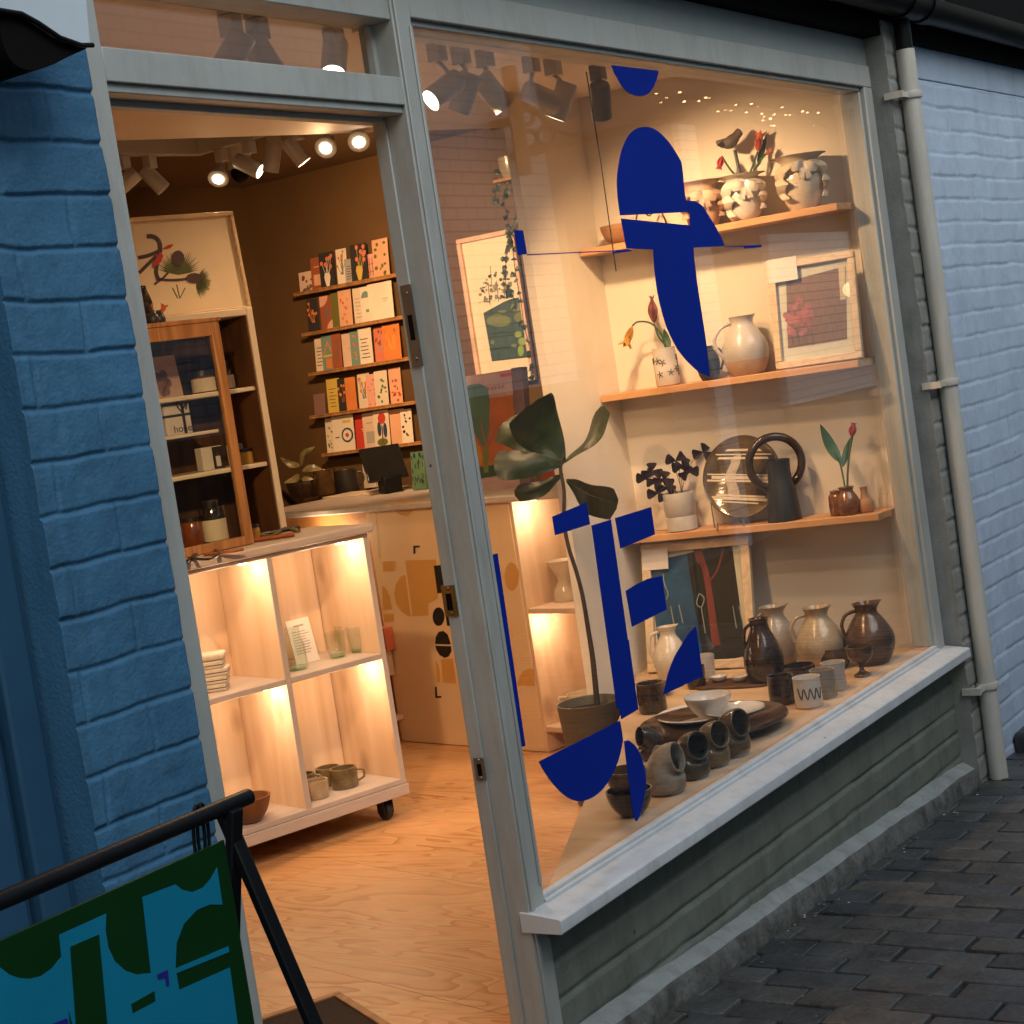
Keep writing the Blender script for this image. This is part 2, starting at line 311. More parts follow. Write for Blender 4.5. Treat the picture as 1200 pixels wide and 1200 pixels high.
rr = N.new('ShaderNodeMapRange'); rr.inputs['To Min'].default_value = .30; rr.inputs['To Max'].default_value = .66; L.new(nz.outputs['Fac'], rr.inputs[0]); L.new(rr.outputs[0], P.inputs['Roughness'])
n2 = N.new('ShaderNodeTexNoise'); n2.inputs['Scale'].default_value = 55; n2.inputs['Detail'].default_value = 6; L.new(tc.outputs['Object'], n2.inputs[0])
b = N.new('ShaderNodeBump'); b.inputs['Strength'].default_value = .8; b.inputs['Distance'].default_value = .006; L.new(n2.outputs['Fac'], b.inputs['Height']); L.new(b.outputs[0], P.inputs['Normal'])
M_MORTAR = pm('mossy_joint_dirt', (.010, .011, .008), .9, .3, 20, bump=.8, bscale=120)
pv = MB(); pr = random.Random(3)
PW, PL = .100, .212
for i in range(int((9.2+1.0)/PW)):
    x0 = -1.0+i*PW; off = (i % 2)*PL*.5+pr.uniform(-.02, .02)
    for j in range(int(4.4/PL)+2):
        y1 = .12-j*PL+off
        if y1-PL > -.02: continue
        jit = [pr.uniform(-.0035, .0025) for _ in range(8)]; dz = pr.gauss(0, .0016); tx = pr.gauss(0, .012); ty = pr.gauss(0, .006)
        xa, xb, ya, yb = x0+.0036, x0+PW-.0036, y1-PL+.004, y1-.004
        if yb < -4.15: continue
        cx, cy = (xa+xb)/2, (ya+yb)/2
        def zz(x, y): return gz(x)+dz+(x-cx)*tx+(y-cy)*ty
        def oct_(ins, z): # rounded-corner outline
            k = .0035+ins*.2; X0, X1, Y0, Y1 = xa+ins+jit[0], xb-ins+jit[1], ya+ins+jit[2], yb-ins+jit[3]
            return [V(x, y, zz(x, y)+z) for x, y in ((X0+k, Y0), (X1-k, Y0), (X1, Y0+k), (X1, Y1-k), (X1-k, Y1), (X0+k, Y1), (X0, Y1-k), (X0, Y0+k))]
        pv.rings([oct_(0, -.025), oct_(0, -.0032), oct_(.0013, -.0008), oct_(.005, 0)], False, True, 0, True)
pave = pv.build('pavement', PAVM); pave['kind'] = 'structure'
gb = MB(); gb.add([(-30, -40, gz(-4)-.012), (9, -40, gz(9)-.012), (9, 3, gz(9)-.012), (-30, 3, gz(-4)-.012), (-4, -40, gz(-4)-.012), (-4, 3, gz(-4)-.012), (60, -40, gz(9)-.012), (60, 3, gz(9)-.012)], [(0, 4, 5, 3), (4, 1, 2, 5), (1, 6, 7, 2)])
gb.build('ground', M_MORTAR, kind='structure')
lt_ = MB(); pr = random.Random(44)
for i in range(260):                     # grit, crumbs of mortar and bits of dead leaf caught on the paving
    near = pr.random() < .5; x = pr.uniform(2.9, 6.4); y = -.075-abs(pr.gauss(0, .03)) if near else pr.uniform(-2.2, -.09); s_ = pr.uniform(.0012, .0042); z = gz(x)+.003
    n_ = pr.randint(4, 6); a_ = pr.uniform(0, 6); ps = [(x+s_*pr.uniform(.6, 1.5)*math.cos(a_+2*math.pi*k/n_), y+s_*pr.uniform(.6, 1.5)*math.sin(a_+2*math.pi*k/n_), z) for k in range(n_)]
    lt_.add(ps+[(x+pr.uniform(-.3, .3)*s_, y, z+s_*pr.uniform(.4, 1.0))], [(k, (k+1) % n_, n_) for k in range(n_)], pr.choice((0, 0, 0, 1, 2)))
lt_.build('litter', [pm('grey_grit', (.13, .13, .12), .8), pm('pale_crumb', (.45, .44, .42), .8), pm('dead_leaf_bit', (.09, .055, .025), .8)], kind='stuff')
# ---- the shop building
YF = -.02                                # front of the painted timber
B_ = thing('shop_building', 'grey timber shopfront with a wide lit window, open doorway and low painted brick wall', 'building', (3.6, 0, .1))
GX0, GX1, GZ0, GZ1 = 2.777, 5.05, .468, 2.155
JX0, JX1 = 1.875, 1.931; MX0, MX1 = 2.690, 2.750
fr = MB()
fr.box(MX1, 5.125, YF, .06, GZ1+.012, 2.232)                                       # head
fr.box(MX1, 5.05, YF+.012, .05, GZ1, GZ1+.012)                                     # bead under the head
fr.box(5.062, 5.125, YF, .06, .44, GZ1+.012); fr.box(5.050, 5.062, YF+.014, .05, .466, GZ1)
fr.box(5.125, 5.150, YF+.014, .05, .44, 2.232)
wf = fr.build('window_frame', M_GREY, B_, bevel=.003)
rl = MB(); rl.box(MX1, 5.062, YF+.002, .0, .452, .467); rl.box(MX1, 5.062, YF-.006, YF+.002, .450, .459); rl.build('bottom_rail', M_SILL, wf, bevel=.002)
MB().box(GX0-.005, GX1+.004, .0, .006, GZ0-.01, GZ1+.006).build('window_pane', GLASS, wf)
df = MB()
df.box(JX0, JX1, YF, .13, .1, 2.42); df.box(JX1, JX1+.012, .03, .125, .1, 1.985)     # left jamb and its stop
df.box(MX0, MX1, YF, .062, .1, 2.42); df.box(MX0-.006, MX0, .028, .058, .1, 1.985)      # mullion and stop
df.box(MX0+.006, MX0+.018, YF-.005, YF, .15, 2.40); df.box(MX1-.012, MX1-.003, YF-.004, YF, .49, 2.15)
df.box(JX1, MX0, YF, .060, 2.000, 2.052); df.box(JX1+.012, MX0-.006, .03, .056, 1.976, 2.000)
df.box(JX1, MX0, YF+.008, .03, 1.986, 2.000)
df.box(JX1, MX0, YF+.004, .060, 2.158, 2.45)
door = df.build('door_frame', M_GREY, B_, bevel=.0025)
MB().box(JX1-.003, MX0+.003, .040, .046, 2.05, 2.16).build('transom_pane', GLASS, B_)
tb = MB()
tb.box(JX1, MX0, .026, .040, 2.052, 2.060); tb.box(MX0-.012, MX0, .026, .040, 2.060, 2.158); tb.box(JX1, JX1+.012, .026, .040, 2.060, 2.158)
tb.build('transom_bead', M_GREY, B_)
# lock keeps on the doorway side of the mullion
FL = Fr((MX0-.0065, 0, 0), (0, -1, 0), (0, 0, 1), (-1, 0, 0))
def keep(pxa, pxb, w, m, hole):
    a, b0 = FL.px(*pxb); a1, b1 = FL.px(*pxa); a = (a+a1)/2
    k = MB(); k.fbox(FL, a-w/2, a+w/2, min(b0, b1), max(b0, b1), .0, .003, 0)
    c = (b0+b1)/2; h = abs(b1-b0)
    k.fbox(FL, a-w*.22, a+w*.22, c-h*hole, c+h*hole*.8, .003, .0036, 1)  # dark block stands in for the shade inside the open slot
    for s in (-.4, .4): k.lathe([(.004, 0), (.003, .0018)], FL.pt(a, c+h*s, .003), 10, (-1, 0, 0), 0)
    return k.build('strike_plate', [m, M_DARK], door)
keep((476, 334), (490, 430), .024, M_STEEL, .17)
keep((525, 686), (530, 722), .030, M_BRASS, .3)
keep((560, 888), (566, 914), .022, M_STEEL, .3)
# fascia board over the window
MB().box(MX1, 5.16, -.006, .06, 2.232, 2.42).build('fascia', pm('weathered_fascia_paint', (.28, .31, .305), .5, .08, 9, bump=.2), B_)
sl = MB(); SY = -.125
FS = Fr((0, 0, 0), (1, 0, 0))
SY = -.094
sl.add([(x, y, z) for x in (2.685, 5.135) for y, z in ((.0, .452), (YF-.0, .4515), (SY+.004, .443), (SY, .439), (SY, .415), (SY+.004, .412), (.0, .412))],
       [tuple(range(7)), tuple(range(7, 14))[::-1]]+[(i, 7+i, 7+(i+1) % 7, (i+1) % 7) for i in range(7)])
sl.build('window_sill', M_SILL, B_, bevel=.0015)
FW_ = Fr((0, 0, 0), (1, 0, 0), (0, 0, 1), (0, -1, 0))
FR_ = Fr((0, -.012, 0), (1, 0, 0), (0, 0, 1), (0, -1, 0))
brick_relief(FR_, 2.742, 5.155, .0, .411, .006, 'brick_panel', M_RISER, B_, bl=.23, bh=.077, phase=(.05, .02), depth=.0065, joint=.0030, soft=.007, seed=31, rough=.0016, vert=.35, wob=.0045)
# sloping plinth that follows the ground
pl = MB(); rp = random.Random(5); R = []
nzx = lambda x, k: float(vnoise(np.array([x*5.0+k*7.3]), np.array([k*3.1]), 40)[0]-.5)*2*.7+float(vnoise(np.array([x*17.0+k*7.3]), np.array([k*3.1]), 41)[0]-.5)*2*.3
for i in range(150):
    x = 2.752+i*(5.165-2.752)/149; g0 = gz(x); a, b, c, d = (nzx(x, k) for k in range(4))
    R.append([V(x, .02, g0-.03), V(x, -.070+b*.006, g0-.03), V(x, -.070+b*.006, g0+.004+c*.004), V(x, -.062+c*.004, g0+.040+a*.006), V(x, -.056+b*.003, g0+.050+a*.006), V(x, -.034, g0+.064+a*.005+d*.003), V(x, -.006, g0+.074+d*.004)])
pl.rings(R, True, True, 0, False)
for k in range(149*7):
    if k % 7 in (4, 5): pl.m[k] = 1
po = pl.build('plinth', [M_PLINTH, pm('plinth_top_paint', (.27, .29, .285), .65, .12, 14, bump=.45, bscale=70, dirt=.6, chips=14)], B_); po.data.polygons.foreach_set('use_smooth', [True]*len(po.data.polygons))
FP = Fr((0, -.065, 0), (1, 0, 0), (0, 0, 1), (0, -1, 0))
brick_relief(FP, 5.146, 5.262, gz(5.4)-.02, 2.36, .005, 'brick_pier', M_PIER, B_, bl=.225, bh=.075, phase=(5.146, .01), depth=.0042, joint=.004, soft=.008, seed=52, rough=.0014, skirt=.09, chips=.003)
# ---- blue wall on the left and the door case beside it
W_ = thing('brick_wall', 'blue painted brick pier between a blue door case and the grey doorway', 'wall', (1.75, 0, .14))
FB = Fr((0, -.030, 0), (1, 0, 0), (0, 0, 1), (0, -1, 0))
brick_relief(FB, 1.652, 1.884, .05, 2.6, .0024, 'brickwork', M_BLUE, W_, bl=.215, bh=.0745, phase=(1.684, 1.9767-.0006), depth=.0040, joint=.0014, soft=.0055, seed=12, wob=.0095, rough=.0024, vert=1.0, skirt=.1)
K_ = thing('door_case', 'dark blue moulded timber door case at the left of the blue brick pier', 'door case', (1.5, 0, .15))
kk = MB(); kk.box(1.640, 1.690, .035, .12, .1, 2.6); kk.box(1.585, 1.640, .022, .12, .1, 2.6); kk.box(1.572, 1.585, .045, .12, .1, 2.6); kk.box(1.50, 1.572, .034, .12, .1, 2.6); kk.box(1.47, 1.50, .060, .12, .1, 2.6)
kk.build('architrave', M_BLUEW, K_, bevel=.006, seg=3); MB().box(.5, 1.47, .085, .12, .1, 2.6).build('panel', M_BLUEW, K_)
# ---- pale blue wall to the right
R_ = thing('neighbouring_wall', 'pale blue painted brick wall beyond the white downpipe', 'wall', (6.2, 0, 0))
FN = Fr((0, -.03, 0), (1, 0, 0), (0, 0, 1), (0, -1, 0))
brick_relief(FN, 5.258, 6.86, -.12, 2.213, .0055, 'brickwork', M_PALE, R_, bl=.225, bh=.0755, phase=(.03, .018), depth=.0030, joint=.0018, soft=.007, seed=77, wob=.0085, rough=.0016, vert=.9, skirt=.12)
MB().box(5.262, 6.86, -.034, .1, 2.215, 2.36).build('lintel_band', M_PALE, R_, bevel=.004)
brick_relief(FN, 6.98, 9.6, -.12, 2.26, .01, 'brickwork', M_PALE, R_, bl=.225, bh=.0755, phase=(.03, .018), depth=.0052, joint=.004, soft=.010, seed=78, wob=.006, vert=.45, skirt=.12)
MB().box(6.86, 6.98, .0, .1, -.1, 2.36).build('recess', M_PALE, R_)
# ---- eaves, gutter and pipes
E_ = thing('eaves_gutter', 'black half-round gutter and black eaves board above the window', 'gutter', (5.2, -.12, 2.4))
MB().box(2.0, 10, -.062, .1, 2.318, 2.95).build('eaves_board', M_DARK, E_)
gu = MB()
for xx in np.linspace(3.3, 9.9, 2)[:1]:
    prof = [(math.cos(t)*.056, math.sin(t)*.056) for t in np.linspace(math.pi, 2*math.pi, 14)]
    full = prof+[(a*.93, b_*.93) for a, b_ in prof[::-1]]
    gu.rings([[V(x, -.125+a, 2.415+b_) for a, b_ in full] for x in (2.2, 10)], True, True)
gu.build('gutter', M_BLACK, E_)
for x in (5.19, 5.36, 6.5):
    q = MB(); q.rings([[V(xx, -.125+a*1.10, 2.415+b_*1.10) for a, b_ in full] for xx in (x-.04, x+.04)], True, True); q.build('gutter_joint', M_BLACK, E_, bevel=.003)
PX, PY = 5.230, -.100
dp = thing('downpipe', 'off-white round downpipe with three clips at the corner of the shopfront', 'downpipe', (PX, PY, gz(5.3)))
MB().tube([(PX, PY, .005), (PX, PY, 2.27)], .0285, 24).build('pipe', M_PIPE, dp)
MB().tube([(PX, PY, 2.27), (PX, PY, 2.39)], .025, 20).build('outlet', M_BLACK, dp)
for px_, py_ in ((1075, 113), (1107, 449), (1157, 803)):
    z = at(px_, py_, 1, PY)[2]
    cl = MB(); cl.lathe([(.0285, -.010), (.034, -.010), (.035, -.007), (.035, .007), (.034, .010), (.0285, .010)], (PX, PY, z), 24, cap=False); cl.fbox(Fr((PX-.07, PY+.005, z), (1, 0, 0)), -.012, .045, -.008, .008, -.009, .009)
    cl.box(PX-.094, PX-.082, PY-.008, PY+.05, z-.010, z+.010); cl.build('pipe_clip', M_PIPE, dp)
bp = thing('downpipe', 'black round downpipe in the recess of the pale blue wall', 'downpipe', (6.83, -.08, 0))
MB().tube([(6.92, -.06, -.1), (6.92, -.06, 2.4)], .04, 18).build('pipe', M_BLACK, bp)
dg = thing('gully', 'dark stone gully block at the foot of the pale blue wall', 'gully', (5.75, -.1, 0))
q = MB(); q.box(5.60, 6.6, -.105, -.035, gz(5.8)-.05, gz(5.8)+.07); q.build('kerb_block', pm('dark_wet_stone', (.035, .036, .036), .45, .3, 20, bump=.7), dg, bevel=.015)
# ---- canopy corner at the top left
hd = thing('lamp_hood', 'pale enamel hood with black curved underside at the top left corner', 'lamp hood', dep(55, 30, (1.75, -.1, 2.0)))
FH = Fr((0, -.16, 0), (1, 0, 0), (0, 0, 1), (0, -1, 0))
MB().pxslab(FH, [(-40, -40), (100, -40), (108, 50), (110, 54), (95, 52), (70, 43), (45, 26), (25, 15), (0, 11), (-40, 10)], -.06, -.002, 0).build('hood', pm('pale_enamel', (.50, .58, .64), .35, .05, 5), hd, bevel=.004)
MB().pxslab(FH, smooth2([(5, 15), (25, 17), (45, 28), (70, 45), (95, 54), (108, 54), (85, 65), (62, 76), (40, 81), (20, 72), (8, 48), (5, 15)], 4)[:-1], -.09, -.008, 0).build('bracket', M_DARK, hd, bevel=.006)
MB().tube([FH.w(-40, 11)+FH.n*.0, FH.w(0, 12)+FH.n*.0, FH.w(25, 16)+FH.n*.0, FH.w(45, 27)+FH.n*.0, FH.w(70, 44)+FH.n*.0, FH.w(95, 53)+FH.n*.0, FH.w(109, 53)+FH.n*.0], .0035, 8).build('rim', M_BLACK, hd)
# ---- across the lane: the white wall that the window mirrors
OP = thing('opposite_building', 'white painted brick building across the lane mirrored in the window', 'building', (9, -4.2, 0))
M_OPW, N, L, P = nodes('white_brick_across_the_lane')
tc = N.new('ShaderNodeTexCoord'); mp = N.new('ShaderNodeMapping'); mp.inputs['Rotation'].default_value = (rad(90), 0, 0); L.new(tc.outputs['Object'], mp.inputs[0])
bt = N.new('ShaderNodeTexBrick'); bt.inputs['Scale'].default_value = 1; bt.inputs['Brick Width'].default_value = .225; bt.inputs['Row Height'].default_value = .075; bt.inputs['Mortar Size'].default_value = .006
bt.inputs['Color1'].default_value = (.80, .82, .86, 1); bt.inputs['Color2'].default_value = (.74, .76, .81, 1); bt.inputs['Mortar'].default_value = (.42, .43, .48, 1); L.new(mp.outputs[0], bt.inputs[0]); L.new(bt.outputs[0], P.inputs['Base Color'])
P.inputs['Roughness'].default_value = .7
OW = [('wall', M_OPW, -6, 10.28, 1.37, 4.1, -4.2), ('dado', pm('dark_dado_paint', (.06, .062, .07), .5), -6, 10.28, -.4, 1.37, -4.185), ('wall', pm('unlit_brick_tone', (.14, .13, .135), .7, .1, 6), 10.28, 13.7, -.4, 4.1, -4.27), ('wall', M_OPW, 13.7, 30, .86, 2.32, -4.2), ('wall', pm('unlit_brick_tone', (.14, .13, .135), .7, .1, 6), 13.7, 30, 2.32, 4.1, -4.27), ('dado', pm('dark_dado_paint', (.06, .062, .07), .5), 13.7, 30, -.4, .86, -4.185), ('white_post', M_OPW, 12.36, 12.66, -.4, 3.2, -4.22)]  # the dim walls carry the darkness of unlit brick in their colour
for nm, m_, x0, x1, z0, z1_, yy in OW: MB().box(x0, x1, -4.5, yy, z0, z1_).build(nm, m_, OP)
q = MB(); q.box(-6, 30, -4.6, -4.05, 4.1, 4.3); q.build('eaves', M_BLACK, OP)
for x0, x1, z0, z1 in ((5.4, 6.5, 1.4, 2.4), (10.6, 11.6, .9, 2.4), (15.6, 16.6, 1.2, 2.5)):
    yw = -4.27 if x0 == 10.6 else -4.2; w = MB(); w.box(x0, x1, yw, yw+.05, z0, z1); ww = w.build('window', pm('dark_window', (.03, .03, .035), .2), OP)
    f = MB(); f.box(x0-.07, x0, yw, yw+.07, z0-.07, z1+.07); f.box(x1, x1+.07, yw, yw+.07, z0-.07, z1+.07); f.box(x0, x1, yw, yw+.07, z1, z1+.07); f.box(x0, x1, yw, yw+.07, z0-.07, z0); f.build('frame', pm('dark_frame_paint', (.07, .075, .09), .4), ww)
def mir(px, py, d):                       # the point across the lane seen mirrored at this photo point
    P = at(px, py, 1, d); return V(P[0], -d, P[2])
sb = thing('sign_bracket', 'ornate black scrolled iron sign bracket across the lane mirrored in the window', 'sign bracket', mir(605, 180, 4.0))
q = MB(); D = 4.0
q.tube([mir(596, 78, D), mir(606, 140, D), mir(616, 205, D)], .05, 8); q.tube([mir(602, 183, D), mir(680, 163, D), mir(800, 136, D)], .03, 8)
q.tube(smooth_path([mir(608, 118, D), mir(630, 132, D), mir(655, 152, D), mir(690, 160, D), mir(730, 152, D)], 5), .018, 6)
for cx, cy, r in ((621, 163, 9), (640, 159, 9.5), (618, 137, 8)):
    q.tube([mir(cx+r*math.cos(t), cy+1.1*r*math.sin(t), D) for t in np.linspace(0, 2*math.pi, 18)], .017, 6)
q.build('bracket', M_BLKMETAL, sb)
MB().tube([mir(606, 140, D), mir(606, 140, D)+V(0, -.25, 0)], .03, 8).build('wall_stay', M_BLKMETAL, sb)
fl = thing('fairy_lights', 'string of tiny warm fairy lights mirrored at the top of the window', 'fairy lights', mir(850, 120, 4.1))
pr = random.Random(9); pts = [(770+i*8+pr.uniform(-4, 4), 112+i*1.2+pr.uniform(-9, 9)) for i in range(25)]+[(905+pr.uniform(-12, 12), 140+pr.uniform(-8, 8)) for _ in range(8)]
MB().tube(smooth_path([mir(740, 108, 4.1), mir(800, 115, 4.1), mir(860, 122, 4.1), mir(930, 132, 4.1), mir(970, 150, 4.1)], 4), .004, 5).build('cable', M_BLACK, fl)
bm_ = glow('fairy_bulb', (1, .62, .28), 12)
for p in pts: MB().ball(mir(p[0], p[1], 4.1), pr.uniform(.003, .0075), 6).build('bulb', bm_, fl)
# ---- inside: floor, ceilings, walls
M_PLY, N, L, P = nodes('floor_plywood'); MATS['floor_plywood'] = M_PLY     # rotary-cut veneer: wandering contour lines, pale ground
tc = N.new('ShaderNodeTexCoord'); mp = N.new('ShaderNodeMapping'); mp.inputs['Scale'].default_value = (2.2, .5, 1); L.new(tc.outputs['Object'], mp.inputs[0])
nz = N.new('ShaderNodeTexNoise'); nz.inputs['Scale'].default_value = 1.7; nz.inputs['Detail'].default_value = 3; nz.inputs['Roughness'].default_value = .55; nz.inputs['Distortion'].default_value = .5; L.new(mp.outputs[0], nz.inputs[0])
ml = N.new('ShaderNodeMath'); ml.operation = 'MULTIPLY'; ml.inputs[1].default_value = 20; L.new(nz.outputs['Fac'], ml.inputs[0]); fr_ = N.new('ShaderNodeMath'); fr_.operation = 'FRACT'; L.new(ml.outputs[0], fr_.inputs[0])
fn = N.new('ShaderNodeTexNoise'); fn.inputs['Scale'].default_value = 40; fn.inputs['Detail'].default_value = 5; L.new(mp.outputs[0], fn.inputs[0])
lo = N.new('ShaderNodeTexNoise'); lo.inputs['Scale'].default_value = 2.2; lo.inputs['Detail'].default_value = 3; L.new(mp.outputs[0], lo.inputs[0])
c1_ = N.new('ShaderNodeValToRGB'); e = c1_.color_ramp.elements; e[0].position = 0; e[0].color = (.60, .335, .155, 1); e[1].position = 1; e[1].color = (.40, .165, .050, 1); q_ = e.new(.6); q_.color = (.56, .295, .125, 1); L.new(fr_.outputs[0], c1_.inputs[0])
m1 = N.new('ShaderNodeMix'); m1.data_type = 'RGBA'; P.inputs['Specular IOR Level'].default_value = .25; m1.inputs[7].default_value = (.62, .36, .175, 1); lr = N.new('ShaderNodeMapRange'); lr.inputs['From Min'].default_value = .35; lr.inputs['From Max'].default_value = .65; lr.inputs['To Max'].default_value = .6; L.new(lo.outputs['Fac'], lr.inputs[0]); L.new(lr.outputs[0], m1.inputs[0]); L.new(c1_.outputs[0], m1.inputs[6])
m2 = N.new('ShaderNodeMix'); m2.data_type = 'RGBA'; m2.blend_type = 'MULTIPLY'; m2.inputs[0].default_value = .35; L.new(m1.outputs[2], m2.inputs[6]); L.new(fn.outputs['Color'], m2.inputs[7]); 
m3 = N.new('ShaderNodeMix'); m3.data_type = 'RGBA'; m3.blend_type = 'MULTIPLY'; m3.inputs[0].default_value = 1; m3.inputs[7].default_value = (1.2, 1.2, 1.2, 1); L.new(m2.outputs[2], m3.inputs[6]); L.new(m3.outputs[2], P.inputs['Base Color'])
rr = N.new('ShaderNodeMapRange'); rr.inputs['To Min'].default_value = .34; rr.inputs['To Max'].default_value = .6; L.new(lo.outputs['Fac'], rr.inputs[0]); L.new(rr.outputs[0], P.inputs['Roughness'])
b = N.new('ShaderNodeBump'); b.inputs['Strength'].default_value = .15; b.inputs['Distance'].default_value = .002; L.new(fn.outputs['Fac'], b.inputs['Height']); L.new(b.outputs[0], P.inputs['Normal'])
ZF = .16; XW = 6.2; YB = 3.4
F0 = MB(); F0.box(1.0, XW, .02, YB, ZF-.06, ZF-.008)
FFl = Fr((3.05, .95, 0), (math.cos(rad(76)), math.sin(rad(76)), 0), (-math.sin(rad(76)), math.cos(rad(76)), 0), (0, 0, 1))
for i in range(-3, 4):
    for j in range(-4, 5):               # sheets laid at a slant, cut to the room
        a0, b0 = i*1.22+(j % 2)*.61, j*.61; pts = [FFl.pt(a, b)[:2] for a, b in ((a0+.0008, b0+.0008), (a0+1.2192, b0+.0008), (a0+1.2192, b0+.6092), (a0+.0008, b0+.6092))]
        for ax, lim, sg_ in ((0, 1.0, 1), (0, XW, -1), (1, .02, 1), (1, YB, -1)):
            out = []
            for k in range(len(pts)):
                A_, B2_ = pts[k], pts[(k+1) % len(pts)]; ia, ib = (A_[ax]-lim)*sg_ >= 0, (B2_[ax]-lim)*sg_ >= 0
                if ia: out.append(A_)
                if ia != ib: t = (lim-A_[ax])/(B2_[ax]-A_[ax]); out.append(A_+(B2_-A_)*t)
            pts = out
            if not pts: break
        if len(pts) > 2: F0.slab(Fr((0, 0, 0), (1, 0, 0), (0, 1, 0), (0, 0, 1)), [tuple(p) for p in pts], ZF-.0078, ZF)
F0.build('floor', M_PLY, kind='structure')
MB().box(JX1, MX0, -.02, .02, .08, ZF-.002).build('doorstep', M_GREY, B_, bevel=.004)
c1 = MB(); poly = [(1.0, .07), (XW, .07), (XW, 1.06), (4.634, 1.55), (3.806, 1.805), (1.0, 2.667)]
FC = Fr((0, 0, 2.33), (1, 0, 0), (0, 1, 0), (0, 0, 1)); c1.slab(FC, poly, .0, .14); c1.build('ceiling', M_CEIL, kind='structure')
c2_ = MB(); c2_.box(.9, XW, .03, YB, 2.502, 2.58); c2_.build('ceiling', pm('brown_ceiling_paint', (.17, .095, .040), .7, .06, 3), kind='structure')
MB().box(.9, XW+.1, YB, YB+.1, 0, 2.56).build('wall', M_BROWN, kind='structure')
MB().box(.9, 1.0, .02, YB, 0, 2.56).build('wall', M_CREAM, kind='structure')
MB().box(XW, XW+.1, .02, YB, 0, 2.56).build('wall', M_BROWN, kind='structure')
MB().box(1.0, 1.93, .135, .2, 0, 2.56).build('wall', M_CREAM, kind='structure')
# display alcove: nib wall, side wall, platform
YN = .93; KX = 4.97; EX = 4.592
MB().box(EX, KX+.2, YN, YN+.03, ZF, 2.33).build('alcove_wall', M_CREAM, kind='structure')
AW = V(5.135, .052, 0); DW = V(KX-5.135+.05, YN-.052, 0); LW = np.linalg.norm(DW); FSW = Fr((5.135, .052, 0), DW, (0, 0, 1), (-DW[1], DW[0], 0))
MB().fbox(FSW, -.03, LW+.1, .3, 2.33, -.06, 0).build('alcove_wall', M_CREAM, kind='structure')
MB().box(5.052, 5.16, .007, .052, .45, 2.33).build('window_lining', pm('honey_lining_wood', (.62, .40, .20), .5, .12, 9, stretch=(1, 1, .1)), B_)
MB().box(MX1, 5.16, .062, .12, 2.17, 2.33).build('window_lining', M_CREAM, B_)
M_PLAT = wood('platform_plywood', (.62, .44, .26), (.50, .33, .18), axis=1, scale=2.2, rough=.5, knots=False)
ZP = .455
pf = thing('display_platform', 'pale plywood window platform with a slanting inner edge', 'platform', (4.2, .3, ZP))
FPf = Fr((0, 0, 0), (1, 0, 0), (0, 1, 0), (0, 0, 1))
pw = [(2.80, .008), (5.12, .008), (5.125, .05), (5.015, YN-.004), (4.86, YN-.004)]
MB().slab(FPf, pw, ZP-.03, ZP).build('top', M_PLAT, pf, bevel=.002)
MB().slab(FPf, [(2.90, .03), (5.05, .03), (4.93, YN-.02), (4.84, YN-.02)], ZF+.001, ZP-.03).build('carcass', M_PLAT, pf)
# ================================================================== FURNITURE AND WALL THINGS
Z3 = (0, 0, 1)
M_PINE = wood('pine_boards', (.76, .58, .43), (.66, .46, .30), axis=2, scale=5, rough=.5, ring=.7)
M_PINEH = wood('pine_boards_flat', (.76, .60, .48), (.64, .48, .36), axis=0, scale=5, rough=.5, ring=.55)
M_WASH = pm('white_washed_pine_edge', (.52, .46, .43), .5, .08, 18, stretch=(1, 1, .15), bump=.1)
M_WASHH = pm('white_washed_pine_rail', (.54, .47, .43), .5, .10, 18, stretch=(.15, 1, 1), bump=.1)
M_OAK = wood('honey_oak', (.42, .21, .085), (.27, .125, .045), axis=2, scale=9, rough=.42, knots=False)
M_SHELF = wood('beech_shelf', (.62, .34, .16), (.50, .255, .11), axis=1, scale=6, rough=.45, knots=False)
M_WHITEWOOD = pm('cream_painted_wood', (.66, .58, .46), .5, .05, 6)
M_RUBBER = pm('black_rubber', (.02, .02, .02), .5, .2, 20)
M_WARM = glow('led_puck', (1, .72, .40), 12)
LIGHTS = []
def spot(loc, tgt, w, ang=70, blend=.7, r=.03, col=(1, .60, .29)):
    
    l = bpy.data.lights.new('spot_beam', 'SPOT'); l.energy = w*.8; l.spot_size = rad(ang); l.spot_blend = blend; l.shadow_soft_size = r; l.color = col
    o = bpy.data.objects.new('spot_beam', l); C.objects.link(o); o.location = tuple(loc)
    o.rotation_euler = Vector(np.asarray(tgt)-np.asarray(loc)).to_track_quat('-Z', 'Y').to_euler(); return o
def point(loc, w, r=.012, col=(1, .70, .42)):
    l = bpy.data.lights.new('cell_light', 'POINT'); l.energy = w; l.shadow_soft_size = r; l.color = col
    o = bpy.data.objects.new('cell_light', l); C.objects.link(o); o.location = tuple(loc); return o
# ---- pine display unit on castors
FU = Fr((3.535, 1.653, 0), (.955, -.297, 0)); UW, UD = .722, .32
U = thing('display_unit', 'low pine display unit with lit cubbyholes on black castors', 'display unit', FU.pt(UW/2, ZF, -UD/2))
zb, zs, zt = .285, .684, 1.048
def fb(F, name, m, par, *boxes, bevel=.0025, **k):
    q = MB()
    for b in boxes: q.fbox(F, *b)
    return q.build(name, m, par, bevel=bevel, **k)
fb(FU, 'base_board', M_WASHH, U, (-.006, UW+.006, .232, zb-.018, -UD, .004), (-.002, UW+.002, zb-.0175, zb, -UD, .0))
def panel(name, a0, a1, c0, c1):
    q = MB(); q.fbox(FU, a0, a1, zb+.0005, zt, c0, c1-.0035, 0); q.fbox(FU, a0, a1, zb+.0005, zt, c1-.0035, c1, 1); return q.build(name, [M_PINE, M_WASH], U)
